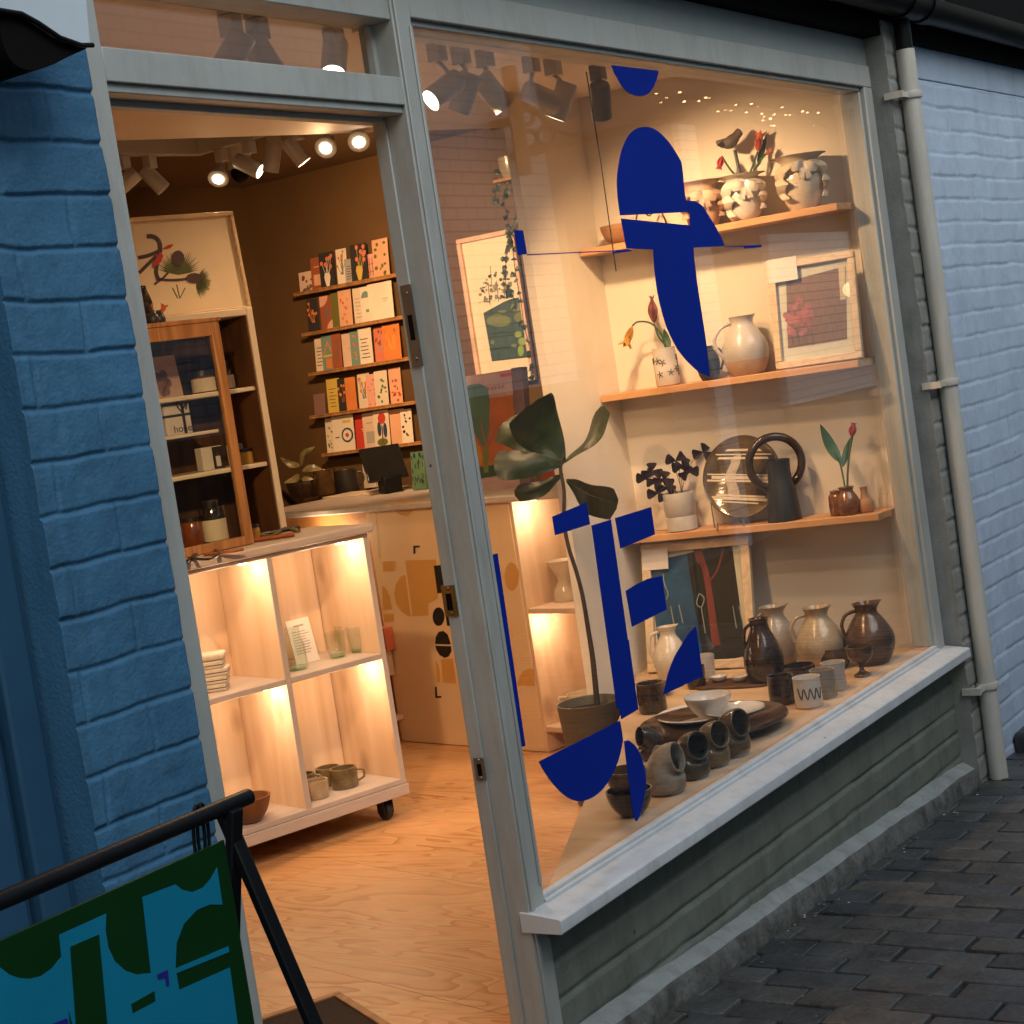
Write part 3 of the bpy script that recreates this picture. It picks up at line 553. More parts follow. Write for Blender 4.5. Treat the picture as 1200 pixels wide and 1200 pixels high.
panel('side_panel', UW-.018, UW, -UD, 0); panel('side_panel', 0, .018, -UD, 0); panel('divider', UW/2-.009, UW/2+.009, -UD+.02, -.001)
fb(FU, 'shelf', M_WASHH, U, (.0185, UW/2-.0095, zs-.018, zs, -UD+.02, -.002)); fb(FU, 'shelf', M_WASHH, U, (UW/2+.0095, UW-.0185, zs-.018, zs, -UD+.02, -.002))
q = MB()
for i in range(4): q.fbox(FU, .019+i*.171, .019+i*.171+.1695, zb+.001, zt-.001, -UD+.002, -UD+.016+.001*(i % 2))
q.build('back_board', M_PINE, U, bevel=.0015)
q = MB(); q.fbox(FU, -.012, UW+.012, zt+.014, zt+.040, -UD-.004, .022); q.fbox(FU, .0, UW, zt, zt+.014, -UD, .004); q.build('top', M_WASHH, U, bevel=.006, seg=3)
ZU = zt+.0405
for a, c in ((.06, -.05), (UW-.06, -.05), (.06, -UD+.05), (UW-.06, -UD+.05)):
    P0 = FU.pt(a, 0, c); k = MB(); k.fbox(Fr(P0, FU.u), -.03, .03, .226, .232, -.03, .03)
    k.fbox(Fr(P0, FU.u), -.019, -.016, ZF+.022, .226, -.018, .020); k.fbox(Fr(P0, FU.u), .016, .019, ZF+.022, .226, -.018, .020)
    cst = k.build('castor', M_RUBBER, U, bevel=.002)
    MB().lathe([(.001, -.013), (.018, -.013), (.029, -.010), (.030, 0), (.029, .010), (.018, .013), (.001, .013)], P0+V(0, 0, ZF+.0305), 24, axis=FU.u).build('wheel', M_RUBBER, cst)
for i, (a, z) in enumerate(((UW/2-.05, zt-.004), (UW-.06, zt-.004), (UW/2-.05, zs-.022), (UW-.06, zs-.022))):
    MB().lathe([(.0005, -.006), (.014, -.006), (.014, 0), (.0005, 0)], FU.pt(a, z, -.07), 14).build('cell_light', M_WARM, U)
    point(FU.pt(a, z-.026, -.07), .18, .02); point(FU.pt(a-.11, z-.05, -.05), .72, .05)  # second point is added fill inside the cell, away from any puck
# ---- counter
FK = Fr((4.983, 1.41, 0), (-.226, -.974, 0)); KH = 1.045
K = thing('shop_counter', 'long pine counter with a printed pale front panel and lit open end shelves', 'counter', FK.pt(-.4, ZF, -.25))
M_PANEL = pm('pale_printed_board', (.80, .585, .36), .55, .05, 4)
M_ORANGE = pm('ochre_print', (.66, .36, .10), .55, .06, 5); M_INK = pm('black_print', (.02, .018, .016), .5, .1, 5)
aL = FK.px(471, 869)[0]
fp = fb(FK, 'front_panel', M_PANEL, K, (aL, 0.0, ZF+.002, KH, -.018, 0))
Z5 = lambda pts: [(430+x/4.8, 580+y/4.8) for x, y in pts]
def arc(cx, cy, rx, ry, t0, t1, n=16, sh=0.): return [(cx+rx*math.cos(rad(t))+sh*ry*math.sin(rad(t)), cy+ry*math.sin(rad(t))) for t in np.linspace(t0, t1, n)]
dec = [Z5([(115, 40), (255, 28), (258, 90), (230, 120), (190, 112), (150, 88)]), Z5([(88, 375), (158, 372), (158, 424), (92, 428)]), Z5([(217, 368), (390, 364), (400, 580), (345, 610), (348, 676), (258, 680)]),
       Z5([(216, 448), (190, 460), (165, 500), (155, 560), (165, 610), (195, 655), (225, 675), (248, 680)]), Z5([(86, 510), (110, 530), (130, 570), (142, 640), (92, 645)]), Z5([(94, 668), (152, 666), (152, 710), (98, 712)]),
       Z5([(418, 925), (485, 920), (505, 1060), (430, 1055)]), Z5([(388, 930), (405, 960), (414, 1010), (412, 1050), (395, 1056)]),
       Z5(arc(815, 458, 40, 80, 0, 360, 24)), Z5([(845, 1070), (860, 1020), (885, 988), (920, 975), (936, 980), (945, 1075)])]
for p in dec: MB().pxslab(FK, p, .0003, .0012).build('ochre_motif', M_ORANGE, fp)
ink = [Z5([(262, 285), (297, 285), (297, 294), (273, 296), (273, 330), (263, 330)]), Z5([(384, 1080), (393, 1080), (396, 1132), (418, 1130), (420, 1139), (387, 1142)]), Z5([(377, 398), (418, 394), (440, 548), (398, 553)]),
       Z5(arc(404, 684, 33, 52, 0, 360, 24)), Z5([(385, 838), (388, 800), (405, 770), (430, 764), (455, 785), (470, 830), (472, 840)]), Z5([(386, 848), (474, 851), (476, 880), (460, 908), (438, 916), (410, 900), (392, 870)]), Z5([(430, 580), (445, 580), (468, 735), (452, 735)])]
for p in ink: MB().pxslab(FK, p, .0003, .0014).build('black_motif', M_INK, fp)
q = MB(); pr = random.Random(4)
for i in range(26):                      # worn lettering running down the left edge
    x, y = 44+i*1.0, 75+i*11; q.pxslab(FK, Z5([(x, y), (x+8, y), (x+8, y+3+pr.random()*3), (x, y+3)]), .0003, .0008)
q.build('lettering', pm('faded_print', (.50, .33, .17), .6), fp)
aR = .40
fb(FK, 'left_panel', wood('orange_pine', (.62, .30, .11), (.48, .21, .07), axis=0, scale=5, rough=.5, ring=.5), K, (aL-.75, aL-.001, ZF+.002, KH-.0, -.05, -.03))
fb(FK, 'worktop', M_WASHH, K, (aL-.80, aR+.02, KH+.001, KH+.026, -.74, .022), bevel=.006)
z1 = FK.px(640, 713)[1]; z0 = FK.px(645, 852)[1]
fb(FK, 'end_panel', M_PINE, K, (0.0005, .018, ZF+.002, KH, -.47, -.001)); fb(FK, 'back_board', M_PINE, K, (.0185, .20, ZF+.01, KH, -.34, -.325), (.202, .30, ZF+.01, KH, -.34, -.324), (.302, aR, ZF+.01, KH, -.34, -.325))
fb(FK, 'shelf', M_PINEH, K, (.0185, aR, z1-.020, z1, -.32, -.003)); fb(FK, 'shelf', M_PINEH, K, (.0185, aR, z0-.02, z0, -.32, -.003)); fb(FK, 'side_panel', M_PINE, K, (aR, aR+.018, ZF+.002, KH, -.47, -.001))
for z in (KH-.03, z1-.045):
    MB().lathe([(.0005, 0), (.014, 0), (.014, .006), (.0005, .006)], FK.pt(.06, z+.022, -.07), 14).build('cell_light', M_WARM, K); point(FK.pt(.10, z-.01, -.05), .75, .03)
point(FK.pt(aL-.25, KH-.09, .05), 1.0)
MB().lathe([(.0005, 0), (.014, 0), (.014, .006), (.0005, .006)], FK.pt(aL-.25, KH-.085, .02), 14).build('cell_light', M_WARM, K)
ZK = KH+.0265
# ---- white cabinet and oak display case
FCab = Fr(FU.pt(0, 0, -.39), FU.u)
ar = FCab.px(313, 470)[0]; ai = FCab.px(306, 470)[0]; zt_ = FCab.px(294, 360)[1]; zi = FCab.px(289, 369)[1]; al = ar-.62
CB = thing('cabinet', 'tall cream cabinet with a dark timber back behind the oak case', 'cabinet', FCab.pt((ar+al)/2, ZF, -.14))
fb(FCab, 'side_panel', M_WHITEWOOD, CB, (ai, ar, ZF+.001, zt_, -.28, 0)); fb(FCab, 'side_panel', M_WHITEWOOD, CB, (al, al+.02, ZF+.001, zt_, -.28, 0))
fb(FCab, 'top', M_WHITEWOOD, CB, (al+.0205, ai-.0005, zi, zt_, -.28, 0))
M_DKWOOD = wood('dark_stained_wood', (.11, .050, .020), (.055, .024, .010), axis=2, scale=5, rough=.5, knots=False)
fb(FCab, 'back_board', M_DKWOOD, CB, (al+.02, ai-.0005, ZF+.01, zi-.0005, -.28, -.27), (ai-.006, ai-.0007, ZF+.011, zi-.001, -.2695, -.004))
zA = FCab.px(285, 454)[1]; zB = FCab.px(300, 543)[1]; zA2 = FCab.px(222, 508)[1]
for z in (zA, zB): fb(FCab, 'shelf', M_WHITEWOOD, CB, (al+.0205, ai-.0065, z-.014, z, -.265, -.012))
fb(FCab, 'shelf', M_WHITEWOOD, CB, (al+.0205, FCab.px(258, 500)[0], zA2-.01, zA2, -.265, -.012))
FD = Fr(FU.pt(0, 0, -.13), FU.u)
dr = FD.px(272, 500)[0]; di = FD.px(262, 500)[0]; dt = FD.px(253, 377)[1]; dti = FD.px(246, 394)[1]; dl = dr-.46; db = ZU+.001
OC = thing('display_case', 'oak framed glass display case on top of the pine unit', 'display case', FD.pt((dr+dl)/2, db, -.07))
w_ = dr-di
fb(FD, 'door_frame', M_OAK, OC, (di, dr, db, dt, 0, .022), (dl, dl+w_, db, dt, 0, .022), (dl+w_, di, dti, dt, .0005, .0215), (dl+w_, di, db, db+.028, .0005, .0215))
fb(FD, 'glass', CLEAR, OC, (dl+w_-.004, di+.004, db+.024, dti+.004, .009, .012), bevel=0)
fb(FD, 'top', M_OAK, OC, (dl-.004, dr+.004, dt+.0005, dt+.014, -.15, .026)); fb(FD, 'base', M_OAK, OC, (dl, dr, db, db+.012, -.15, -.0005))
# ---- framed botanical on the cabinet
FPi = Fr(FCab.pt(0, 0, -.03), FCab.u, V(0, 0, 1)*.997-FCab.n*.07)
pa1 = FPi.px(280, 300)[0]; pb1 = FPi.px(262, 249)[1]; pb0 = zt_+.003; pa0 = pa1-.62
PI = thing('framed_print', 'cream framed botanical print of palm leaves standing on the cabinet', 'picture', FPi.pt((pa0+pa1)/2, pb0, 0))
M_MAT = pm('cream_mount_card', (.70, .58, .42), .7, .04, 4); M_FRAMEC = wood('pale_frame_wood', (.68, .52, .34), (.56, .42, .27), axis=0, scale=8, rough=.5, knots=False)
fb(FPi, 'frame', M_FRAMEC, PI, (pa0, pa1, pb0, pb0+.016, 0, .018), (pa0, pa1, pb1-.014, pb1, 0, .018), (pa1-.013, pa1, pb0+.0161, pb1-.0141, 0, .018), (pa0, pa0+.013, pb0+.0161, pb1-.0141, 0, .018))
mt = fb(FPi, 'mount', M_MAT, PI, (pa0+.013, pa1-.013, pb0+.016, pb1-.014, 0, .004), bevel=0)
Z2 = lambda pts: [(100+x/4, 100+y/4) for x, y in pts]
M_PLUM = pm('plum_ink', (.055, .024, .032), .6); M_RED = pm('red_ink', (.42, .025, .02), .6); M_PALM = pm('palm_green_ink', (.085, .105, .03), .6, .3, 30)
q = MB()
def ribbon(path, w):
    path = [V(*p, 0) for p in path]; L_, R_2 = [], []
    for i, p in enumerate(path):
        t = path[min(i+1, len(path)-1)]-path[max(i-1, 0)]; t /= np.linalg.norm(t)+1e-9; n = V(-t[1], t[0], 0); ww = w[i] if hasattr(w, '__len__') else w
        L_.append((p+n*ww/2)[:2]); R_2.append((p-n*ww/2)[:2])
    return [tuple(p) for p in L_]+[tuple(p) for p in R_2[::-1]]
def rib(F, path, w, c0, c1, m, conv):
    pts = smooth2(path, 5)
    for i in range(0, len(pts)-1):
        q.pxslab(F, conv(ribbon(pts[i:i+2], w)), c0, c1, m)
for path, w in (([(285, 710), (320, 712), (345, 740), (345, 790), (330, 830)], 20), ([(340, 780), (290, 800), (245, 810)], 18), ([(330, 800), (280, 850), (250, 880)], 16), ([(345, 800), (328, 870), (340, 915)], 18), ([(340, 910), (400, 915), (470, 910)], 12), ([(320, 935), (360, 905), (385, 880)], 10)): rib(FPi, path, w, .0042, .0055, 0, Z2)
for c, r, t0, t1 in (((435, 890), 120, 195, 345), ((515, 920), 80, -60, 80)):
    for t in np.linspace(t0, t1, 26):
        a = rad(t); rr_ = r*random.uniform(.8, 1.05); e = (c[0]+rr_*math.cos(a), c[1]+rr_*math.sin(a)); n = (-math.sin(a)*4, math.cos(a)*4); mid = ((c[0]+e[0])/2, (c[1]+e[1])/2)
        q.pxslab(FPi, Z2([c, (mid[0]+n[0], mid[1]+n[1]), e, (mid[0]-n[0], mid[1]-n[1])]), .0041, .0048, 2)
for path in ([(425, 935), (440, 1000)], [(405, 950), (430, 1000)], [(465, 950), (440, 1000)]): rib(FPi, path, 4, .0042, .005, 2, Z2)
for p in ([(360, 765), (385, 750), (412, 746), (395, 765), (365, 770)], [(345, 780), (362, 800), (350, 830), (310, 860), (312, 835)]): q.pxslab(FPi, Z2(p), .0056, .0066, 1)
for cx, cy, rx, ry in ((430, 812, 30, 36), (505, 906, 38, 25)): q.pxslab(FPi, Z2(arc(cx, cy, rx, ry, 0, 360, 14)), .0056, .0068, 0)
q.build('artwork', [M_PLUM, M_RED, M_PALM], mt)
# ---- card rack on the right-hand wall
FXW = Fr((XW-.004, 0, 0), (0, -1, 0)); Z7 = lambda x, y: (340+x/6, 250+y/6); Z8 = lambda x, y: (340+x/6, 430+y/6)
rows = [((358, 345), (466, 319)), ((367, 391), (473, 369)), ((375, 437), (481, 417)), ((376, 485), (480, 471)), ((390, 529), (493, 517))]
rowz = []
CR = thing('card_rack', 'five narrow wooden ledges of greeting cards on the brown wall', 'card rack', (XW-.03, 2.45, 1.3))
for k, (l, r) in enumerate(rows):
    a0 = FXW.px(*l)[0]; z = (FXW.px(*l)[1]+FXW.px(*r)[1])/2; rowz.append(z)
    fb(FXW, 'ledge', M_OAK, CR, (a0-.01, a0+.62, z-.015, z-.006, 0, .075), (a0-.01, a0+.62, z-.0055, z+.001, .068, .075))
cols = {'cream': (.66, .55, .42), 'white': (.72, .63, .52), 'peach': (.66, .36, .22), 'rust': (.30, .085, .035), 'black': (.028, .026, .028), 'olive': (.13, .13, .03), 'pink': (.66, .34, .27), 'teal': (.16, .26, .23), 'orange': (.62, .20, .05), 'red': (.48, .045, .03), 'yellow': (.58, .40, .08), 'plum': (.20, .11, .10), 'green': (.10, .19, .09), 'grey': (.36, .33, .30), 'coral': (.60, .17, .10), 'navy': (.03, .045, .09), 'blush': (.64, .46, .36)}
def cm(n): return pm('card_'+n, cols[n], .55, .06, 10)
cards = [  # row, left, right, height (photo pixels), ground colour, motif, motif colours, description
 (0, 358, 376, 21, 'blush', 'dots', 'plum', 'short blush card of small dark blots at the left end of the top card ledge'), (0, 374, 388, 33, 'rust', 'block', 'peach', 'rust card with a peach block beside the vase card on the top card ledge'), (0, 386, 403, 36, 'black', 'vase', 'white', 'black card with a white vase of flowers on the top card ledge'), (0, 402, 414, 37, 'white', 'stems', 'navy', 'white card of thin dark stems on the top card ledge'), (0, 413, 424, 25, 'grey', 'lines', 'black', 'small grey card with black brush lines on the top card ledge'), (0, 422, 441, 38, 'black', 'vase', 'yellow', 'black card with a yellow vase on the top card ledge'), (0, 434, 447, 26, 'pink', 'grid', 'rust', 'small pink card with a dark grid on the top card ledge'), (0, 446, 464, 39, 'peach', 'dots', 'olive', 'peach card with sparse leaf marks at the right end of the top card ledge'),
 (1, 372, 384, 34, 'black', 'stems', 'orange', 'black card of orange blossoms on the second card ledge'), (1, 383, 399, 35, 'rust', 'corners', 'pink', 'brown card with pink curved corners on the second card ledge'), (1, 398, 409, 36, 'olive', '', '', 'plain olive green card on the second card ledge'), (1, 408, 423, 37, 'peach', 'dots', 'coral', 'peach card scattered with coral figures on the second card ledge'), (1, 422, 434, 37, 'cream', 'lines', 'grey', 'cream card with faint handwriting on the second card ledge'), (1, 432, 444, 37, 'white', 'arch', 'teal', 'white card with a dark arch on the second card ledge'), (1, 443, 471, 38, 'white', 'few', 'grey', 'wide white card in a clear sleeve on the second card ledge'),
 (2, 377, 388, 35, 'cream', 'lines', 'black', 'cream card with black script at the left of the third card ledge'), (2, 387, 401, 36, 'teal', 'house', 'orange', 'teal card with an orange gabled house on the third card ledge'), (2, 400, 411, 36, 'rust', 'leafs', 'plum', 'dark red card with a plum leaf on the third card ledge'), (2, 409, 421, 35, 'blush', 'few', 'grey', 'blush card almost empty on the third card ledge'), (2, 420, 434, 36, 'teal', 'dots', 'orange', 'blue-grey card of dots and dark birds on the third card ledge'), (2, 432, 447, 37, 'white', 'lines', 'black', 'white card with slanting black script on the third card ledge'), (2, 446, 459, 36, 'coral', 'leafs', 'grey', 'coral card with grey-green leaves on the third card ledge'), (2, 458, 478, 37, 'orange', 'stems', 'yellow', 'orange card of yellow grasses on the third card ledge'),
 (3, 378, 391, 22, 'plum', '', '', 'low mauve card at the left of the fourth card ledge'), (3, 391, 406, 35, 'yellow', 'lines', 'olive', 'yellow card with olive writing on the fourth card ledge'), (3, 405, 417, 34, 'black', 'stems', 'rust', 'black card of dark red figures on the fourth card ledge'), (3, 416, 428, 34, 'orange', '', '', 'plain orange card on the fourth card ledge'), (3, 427, 441, 36, 'cream', 'stems', 'black', 'cream card with bold black brush strokes on the fourth card ledge'), (3, 439, 451, 34, 'pink', 'dots', 'coral', 'pink spotted card on the fourth card ledge'), (3, 450, 465, 36, 'cream', 'dots', 'green', 'cream and green speckled card on the fourth card ledge'), (3, 464, 478, 37, 'peach', 'dots', 'red', 'peach card with red berries at the right of the fourth card ledge'),
 (4, 391, 402, 36, 'cream', 'dots', 'green', 'cream card with a small green plant on the bottom card ledge'), (4, 401, 426, 37, 'white', 'roundel', 'navy', 'wide white card with a ringed navy roundel on the bottom card ledge'), (4, 424, 437, 36, 'red', 'few', 'cream', 'bright red card on the bottom card ledge'), (4, 435, 451, 36, 'blush', 'block', 'grey', 'blush card with a small grey picture on the bottom card ledge'), (4, 449, 467, 37, 'cream', 'tulip', 'red', 'cream card with a red tulip and dark leaves on the bottom card ledge'), (4, 465, 482, 36, 'peach', '', '', 'plain peach card on the bottom card ledge'), (4, 479, 492, 35, 'white', 'dots', 'black', 'white card with black marks at the right end of the bottom card ledge')]
pr = random.Random(21)
for i, (r, xl, xr, h, col, mo, mc, lab) in enumerate(cards):
    l, rr_ = rows[r]; yb = lambda x: l[1]+(rr_[1]-l[1])*(x-l[0])/(rr_[0]-l[0])
    a0 = FXW.px(xl, yb(xl))[0]; a1 = FXW.px(xr, yb(xr))[0]; hh = h*mpp(FXW.w(xl, yb(xl)))*1.16; z = rowz[r]-.0055
    c0 = .022+.011*(i % 3); F = Fr(FXW.pt(a0, z, c0+.012), (0, -1, 0), V(.10+.02*(i % 2), 0, 1)); w = a1-a0
    q = MB(); q.fbox(F, 0, w, 0, hh, 0, .0016, 0); c = .0017; d = .0024
    E = lambda cx, cy, rx, ry, n=14, t0=0, t1=360: [(w*cx+w*rx*math.cos(rad(t)), hh*cy+w*ry*math.sin(rad(t))) for t in np.linspace(t0, t1, n)]
    def S_(poly, m=1, l_=0): q.slab(F, poly, c+.0008*l_, d+.0008*l_, m)
    def bar(x0, y0, x1, y1, m=1, l_=0): S_([(w*x0, hh*y0), (w*x1, hh*y0), (w*x1, hh*y1), (w*x0, hh*y1)], m, l_)
    if mo == 'dots':
        for _ in range(11): S_(E(pr.uniform(.15, .85), pr.uniform(.1, .9), pr.uniform(.05, .12), pr.uniform(.05, .12), 8))
    elif mo == 'lines':
        for k in range(6): bar(pr.uniform(.12, .25), .2+k*.1, pr.uniform(.5, .88), .2+k*.1+.022)
    elif mo == 'block': bar(.2, .15, .82, .48); bar(.25, .7, .7, .73)
    elif mo == 'few': bar(.55, .55, .8, .575); bar(.6, .49, .75, .51)
    elif mo == 'grid':
        for k in range(3): bar(.2+k*.25, .15, .25+k*.25, .85)
        for k in range(2): bar(.15, .3+k*.3, .85, .33+k*.3, 1, 1)
    elif mo in ('stems', 'vase', 'leafs'):
        for k in range(7):
            x = .5+(k-3)*.05; e = pr.uniform(.08, .92); y = pr.uniform(.5, .92); S_([(w*x-.0008, hh*.3), (w*x+.0008, hh*.3), (w*e+.0008, hh*y), (w*e-.0008, hh*y)]); S_(E(e, y, .10, .12, 8), 2, 1+k % 2)
        if mo == 'vase': S_([(w*.36, hh*.42), (w*.3, hh*.3), (w*.42, hh*.05), (w*.6, hh*.05), (w*.72, hh*.3), (w*.66, hh*.42)], 1, 3)
    elif mo == 'corners': S_(E(0, 1, .6, .6, 8, 270, 360)+[(0, hh)]); S_(E(1, 0, .6, .6, 8, 90, 180)+[(w, 0)]); S_(E(.5, .5, .2, .35, 14), 2)
    elif mo == 'arch': S_(E(.5, .7, .42, .5, 10, 0, 180)); bar(.45, .3, .8, .38)
    elif mo == 'house': S_([(w*.1, hh*.5), (w*.5, hh*.85), (w*.9, hh*.5), (w*.8, hh*.5), (w*.5, hh*.75), (w*.2, hh*.5)]); bar(.3, .08, .75, .35); bar(.1, .4, .9, .46, 2)
    elif mo == 'roundel': S_(E(.68, .45, .27, .27, 20)); S_(E(.68, .45, .2, .2, 20), 0, 1); S_(E(.68, .45, .08, .08), 2, 2); bar(.12, .4, .3, .43); bar(.5, .78, .88, .86, 3)
    elif mo == 'tulip': S_(E(.55, .78, .25, .3, 12)); bar(.5, .1, .57, .6, 2); S_(E(.35, .5, .13, .4, 10), 2); S_(E(.72, .45, .13, .4, 10), 2); S_(E(.5, .14, .35, .2, 12), 3)
    mats = [cm(col), cm(mc or col), cm({'dots': mc or col, 'stems': 'orange', 'vase': 'coral', 'leafs': 'rust', 'house': 'yellow', 'roundel': 'red', 'tulip': 'navy', 'corners': 'plum'}.get(mo, mc) or col), cm('yellow' if mo == 'roundel' else 'olive')]
    tag(q.build('greeting_card', mats), lab, 'card', 'greeting cards on the wall ledges')
# ---- framed lily-pond print on the white brick
FXB = Fr((XW-.012, 0, 0), (0, -1, 0))
pa0, pb1 = FXB.px(537, 281); pa1 = FXB.px(616, 350)[0]; pb0 = FXB.px(628, 445)[1]
PP = thing('framed_print', 'pink-edged framed print of a green lily pond on the wall behind the trailing ivy', 'picture', FXB.pt((pa0+pa1)/2, pb0, 0))
fb(FXB, 'frame', pm('pale_pink_frame', (.62, .42, .32), .5), PP, (pa0, pa1, pb0, pb0+.02, 0, .022), (pa0, pa1, pb1-.02, pb1, 0, .022), (pa0, pa0+.02, pb0+.0205, pb1-.0205, 0, .022), (pa1-.02, pa1, pb0+.0205, pb1-.0205, 0, .022))
mt = fb(FXB, 'mount', pm('cream_paper', (.74, .62, .48), .7, .03, 4), PP, (pa0+.02, pa1-.02, pb0+.02, pb1-.02, 0, .006), bevel=0)
Z3p = lambda pts: [(520+x/6, 250+y/6) for x, y in pts]
q = MB(); q.pxslab(FXB, Z3p([(285, 700), (350, 665), (430, 620), (500, 595), (555, 590), (620, 1010), (345, 1040)]), .0062, .0068, 0)
for cx, cy, rx, ry, m in ((395, 755, 88, 42, 1), (545, 730, 45, 35, 1), (420, 690, 30, 10, 1), (380, 712, 22, 8, 1), (520, 660, 45, 30, 3), (560, 900, 30, 28, 2), (530, 850, 25, 22, 2), (548, 965, 22, 40, 2), (350, 905, 14, 14, 3), (500, 930, 20, 12, 3)): q.pxslab(FXB, Z3p(arc(cx, cy, rx, ry, 0, 360, 18)), .007, .0076, m)
for y in (845, 955): q.pxslab(FXB, Z3p([(330, y), (430, y-14), (510, y-10), (510, y-5), (430, y-8), (330, y+7)]), .0078, .0082, 4)
pr = random.Random(8)
for i in range(90):
    x = pr.uniform(255, 490); y = 640-(x-255)*.25-pr.random()**1.4*(110+90*math.sin((x-255)/235*math.pi)); s = pr.uniform(5, 15)
    q.pxslab(FXB, Z3p(arc(x, y, s, s*pr.uniform(.5, 1.2), 0, 330, 7)), .0064+.0001*(i % 9), .007+.0001*(i % 9), pr.choice((0, 3, 5, 5, 4)))
for x, y, w2 in ((330, 640, 5), (390, 620, 4), (345, 520, 3), (435, 600, 4)): q.pxslab(FXB, Z3p([(x, y), (x+w2, y), (x-10, y-150), (x-13, y-150)]), .0074, .008, 4)
q.build('artwork', [pm('pond_green', (.030, .062, .050), .6, .2, 20), pm('lily_pad_green', (.13, .16, .055), .6, .15, 20), pm('bright_leaf_green', (.20, .30, .05), .6), pm('soft_leaf_green', (.13, .17, .085), .6, .2, 20), pm('deep_pond_line', (.012, .025, .022), .6), pm('muted_foliage', (.20, .19, .12), .6, .25, 20)], mt)
# ---- big boxed book on the counter
FBk = Fr(FK.pt(0, 0, -.14), FK.u, V(0, 0, 1)-FK.n*.10)
ba0 = FBk.px(535, 520)[0]; ba1 = FBk.px(604, 500)[0]; bb1 = FBk.px(598, 433)[1]
BK = thing('poster_board', 'lilac and orange poster of a green vase standing at the end of the counter', 'poster', FBk.pt((ba0+ba1)/2, ZK, 0))
fb(FBk, 'board', pm('lilac_reflection_card', (.50, .34, .33), .5), BK, (ba0-.12, ba1, ZK+.001, bb1, -.03, 0)); fb(FBk, 'spine', pm('mauve_card', (.20, .13, .15), .5), BK, (ba1+.0005, ba1+.055, ZK+.001, bb1+.004, -.03, .002))  # lilac board colour holds the pale street reflection over the upper poster
Z4 = lambda pts: [(540+x/4.8, 420+y/4.8) for x, y in pts]
q = MB(); q.pxslab(FBk, Z4([(-40, 250), (295, 205), (318, 640), (-40, 700)]), .0005, .0012, 0)  # orange begins where the painted reflection ends
q.pxslab(FBk, Z4([(20, 160), (60, 148), (110, 143), (150, 165), (165, 240), (160, 420), (150, 520), (120, 490), (80, 420), (20, 420)]), .0013, .002, 1)
q.pxslab(FBk, Z4([(-20, 630), (260, 590), (275, 645), (-20, 700)]), .0013, .002, 2); q.pxslab(FBk, Z4([(80, 460), (110, 500), (125, 560), (120, 600), (60, 600)]), .0021, .0026, 3)
for p in ([(130, 490), (160, 490), (158, 640), (132, 645)],): q.pxslab(FBk, Z4(p), .0027, .0033, 4)
for a_, b_ in (((145, 495), (112, 340)), ((150, 495), (168, 372)), ((150, 500), (225, 355))): q.pxslab(FBk, Z4(ribbon([a_, b_], 7)), .0034, .004, 5)
q.pxslab(FBk, Z4([(225, 88), (288, 78), (288, 98), (226, 105)]), .0013, .002, 6)
for i in range(5): q.pxslab(FBk, Z4([(150+i*20, 165-i*3), (163+i*20, 163-i*3), (161+i*20, 180-i*3), (151+i*20, 181-i*3)]), .0013, .002, 5)
q.build('artwork', [pm('deep_orange_ink', (.50, .15, .035), .5), pm('sea_green_ink', (.10, .19, .14), .5), pm('leaf_green_ink', (.045, .10, .03), .5), pm('amber_ink', (.60, .30, .03), .5), pm('stem_green_ink', (.20, .22, .07), .5), pm('brick_ink', (.36, .14, .09), .5), pm('scarlet_ink', (.60, .05, .04), .5)], BK)
# ---- track lights
M_TRACK = pm('white_track_metal', (.62, .60, .57), .4, .04, 6); M_CAN = pm('white_lamp_metal', (.66, .64, .61), .42, .04, 6); M_CANG = pm('grey_lamp_metal', (.20, .19, .18), .38, .06, 6); M_BULB = glow('lamp_face', (1, .78, .50), 13)
ZR = 2.288; YR = .455
tr1 = thing('track_rail', 'white lighting track along the ceiling just behind the window', 'light track', (3.6, YR, ZR)); MB().box(2.05, 4.85, YR-.017, YR+.017, ZR, 2.329).build('rail', M_TRACK, tr1, bevel=.002)
ZQ = 2.405
r0 = at(120, 183, 2, ZQ); rc = at(233, 182, 2, ZQ); r1 = at(300, 162, 2, ZQ); r1 = rc+(r1-rc)*3.2
tr2 = thing('track_rail', 'white L-shaped lighting track on the brown ceiling over the shop floor', 'light track', rc)
for name, A, B2 in (('rail', r0-(rc-r0)*1.2, rc), ('rail', rc, r1)):
    d = (B2-A); F = Fr(A, (d[0], d[1], 0)); fb(F, name, M_TRACK, tr2, (0 if A is not rc else .017, np.linalg.norm(d[:2])+.017, 0, .096, -.017, .017))
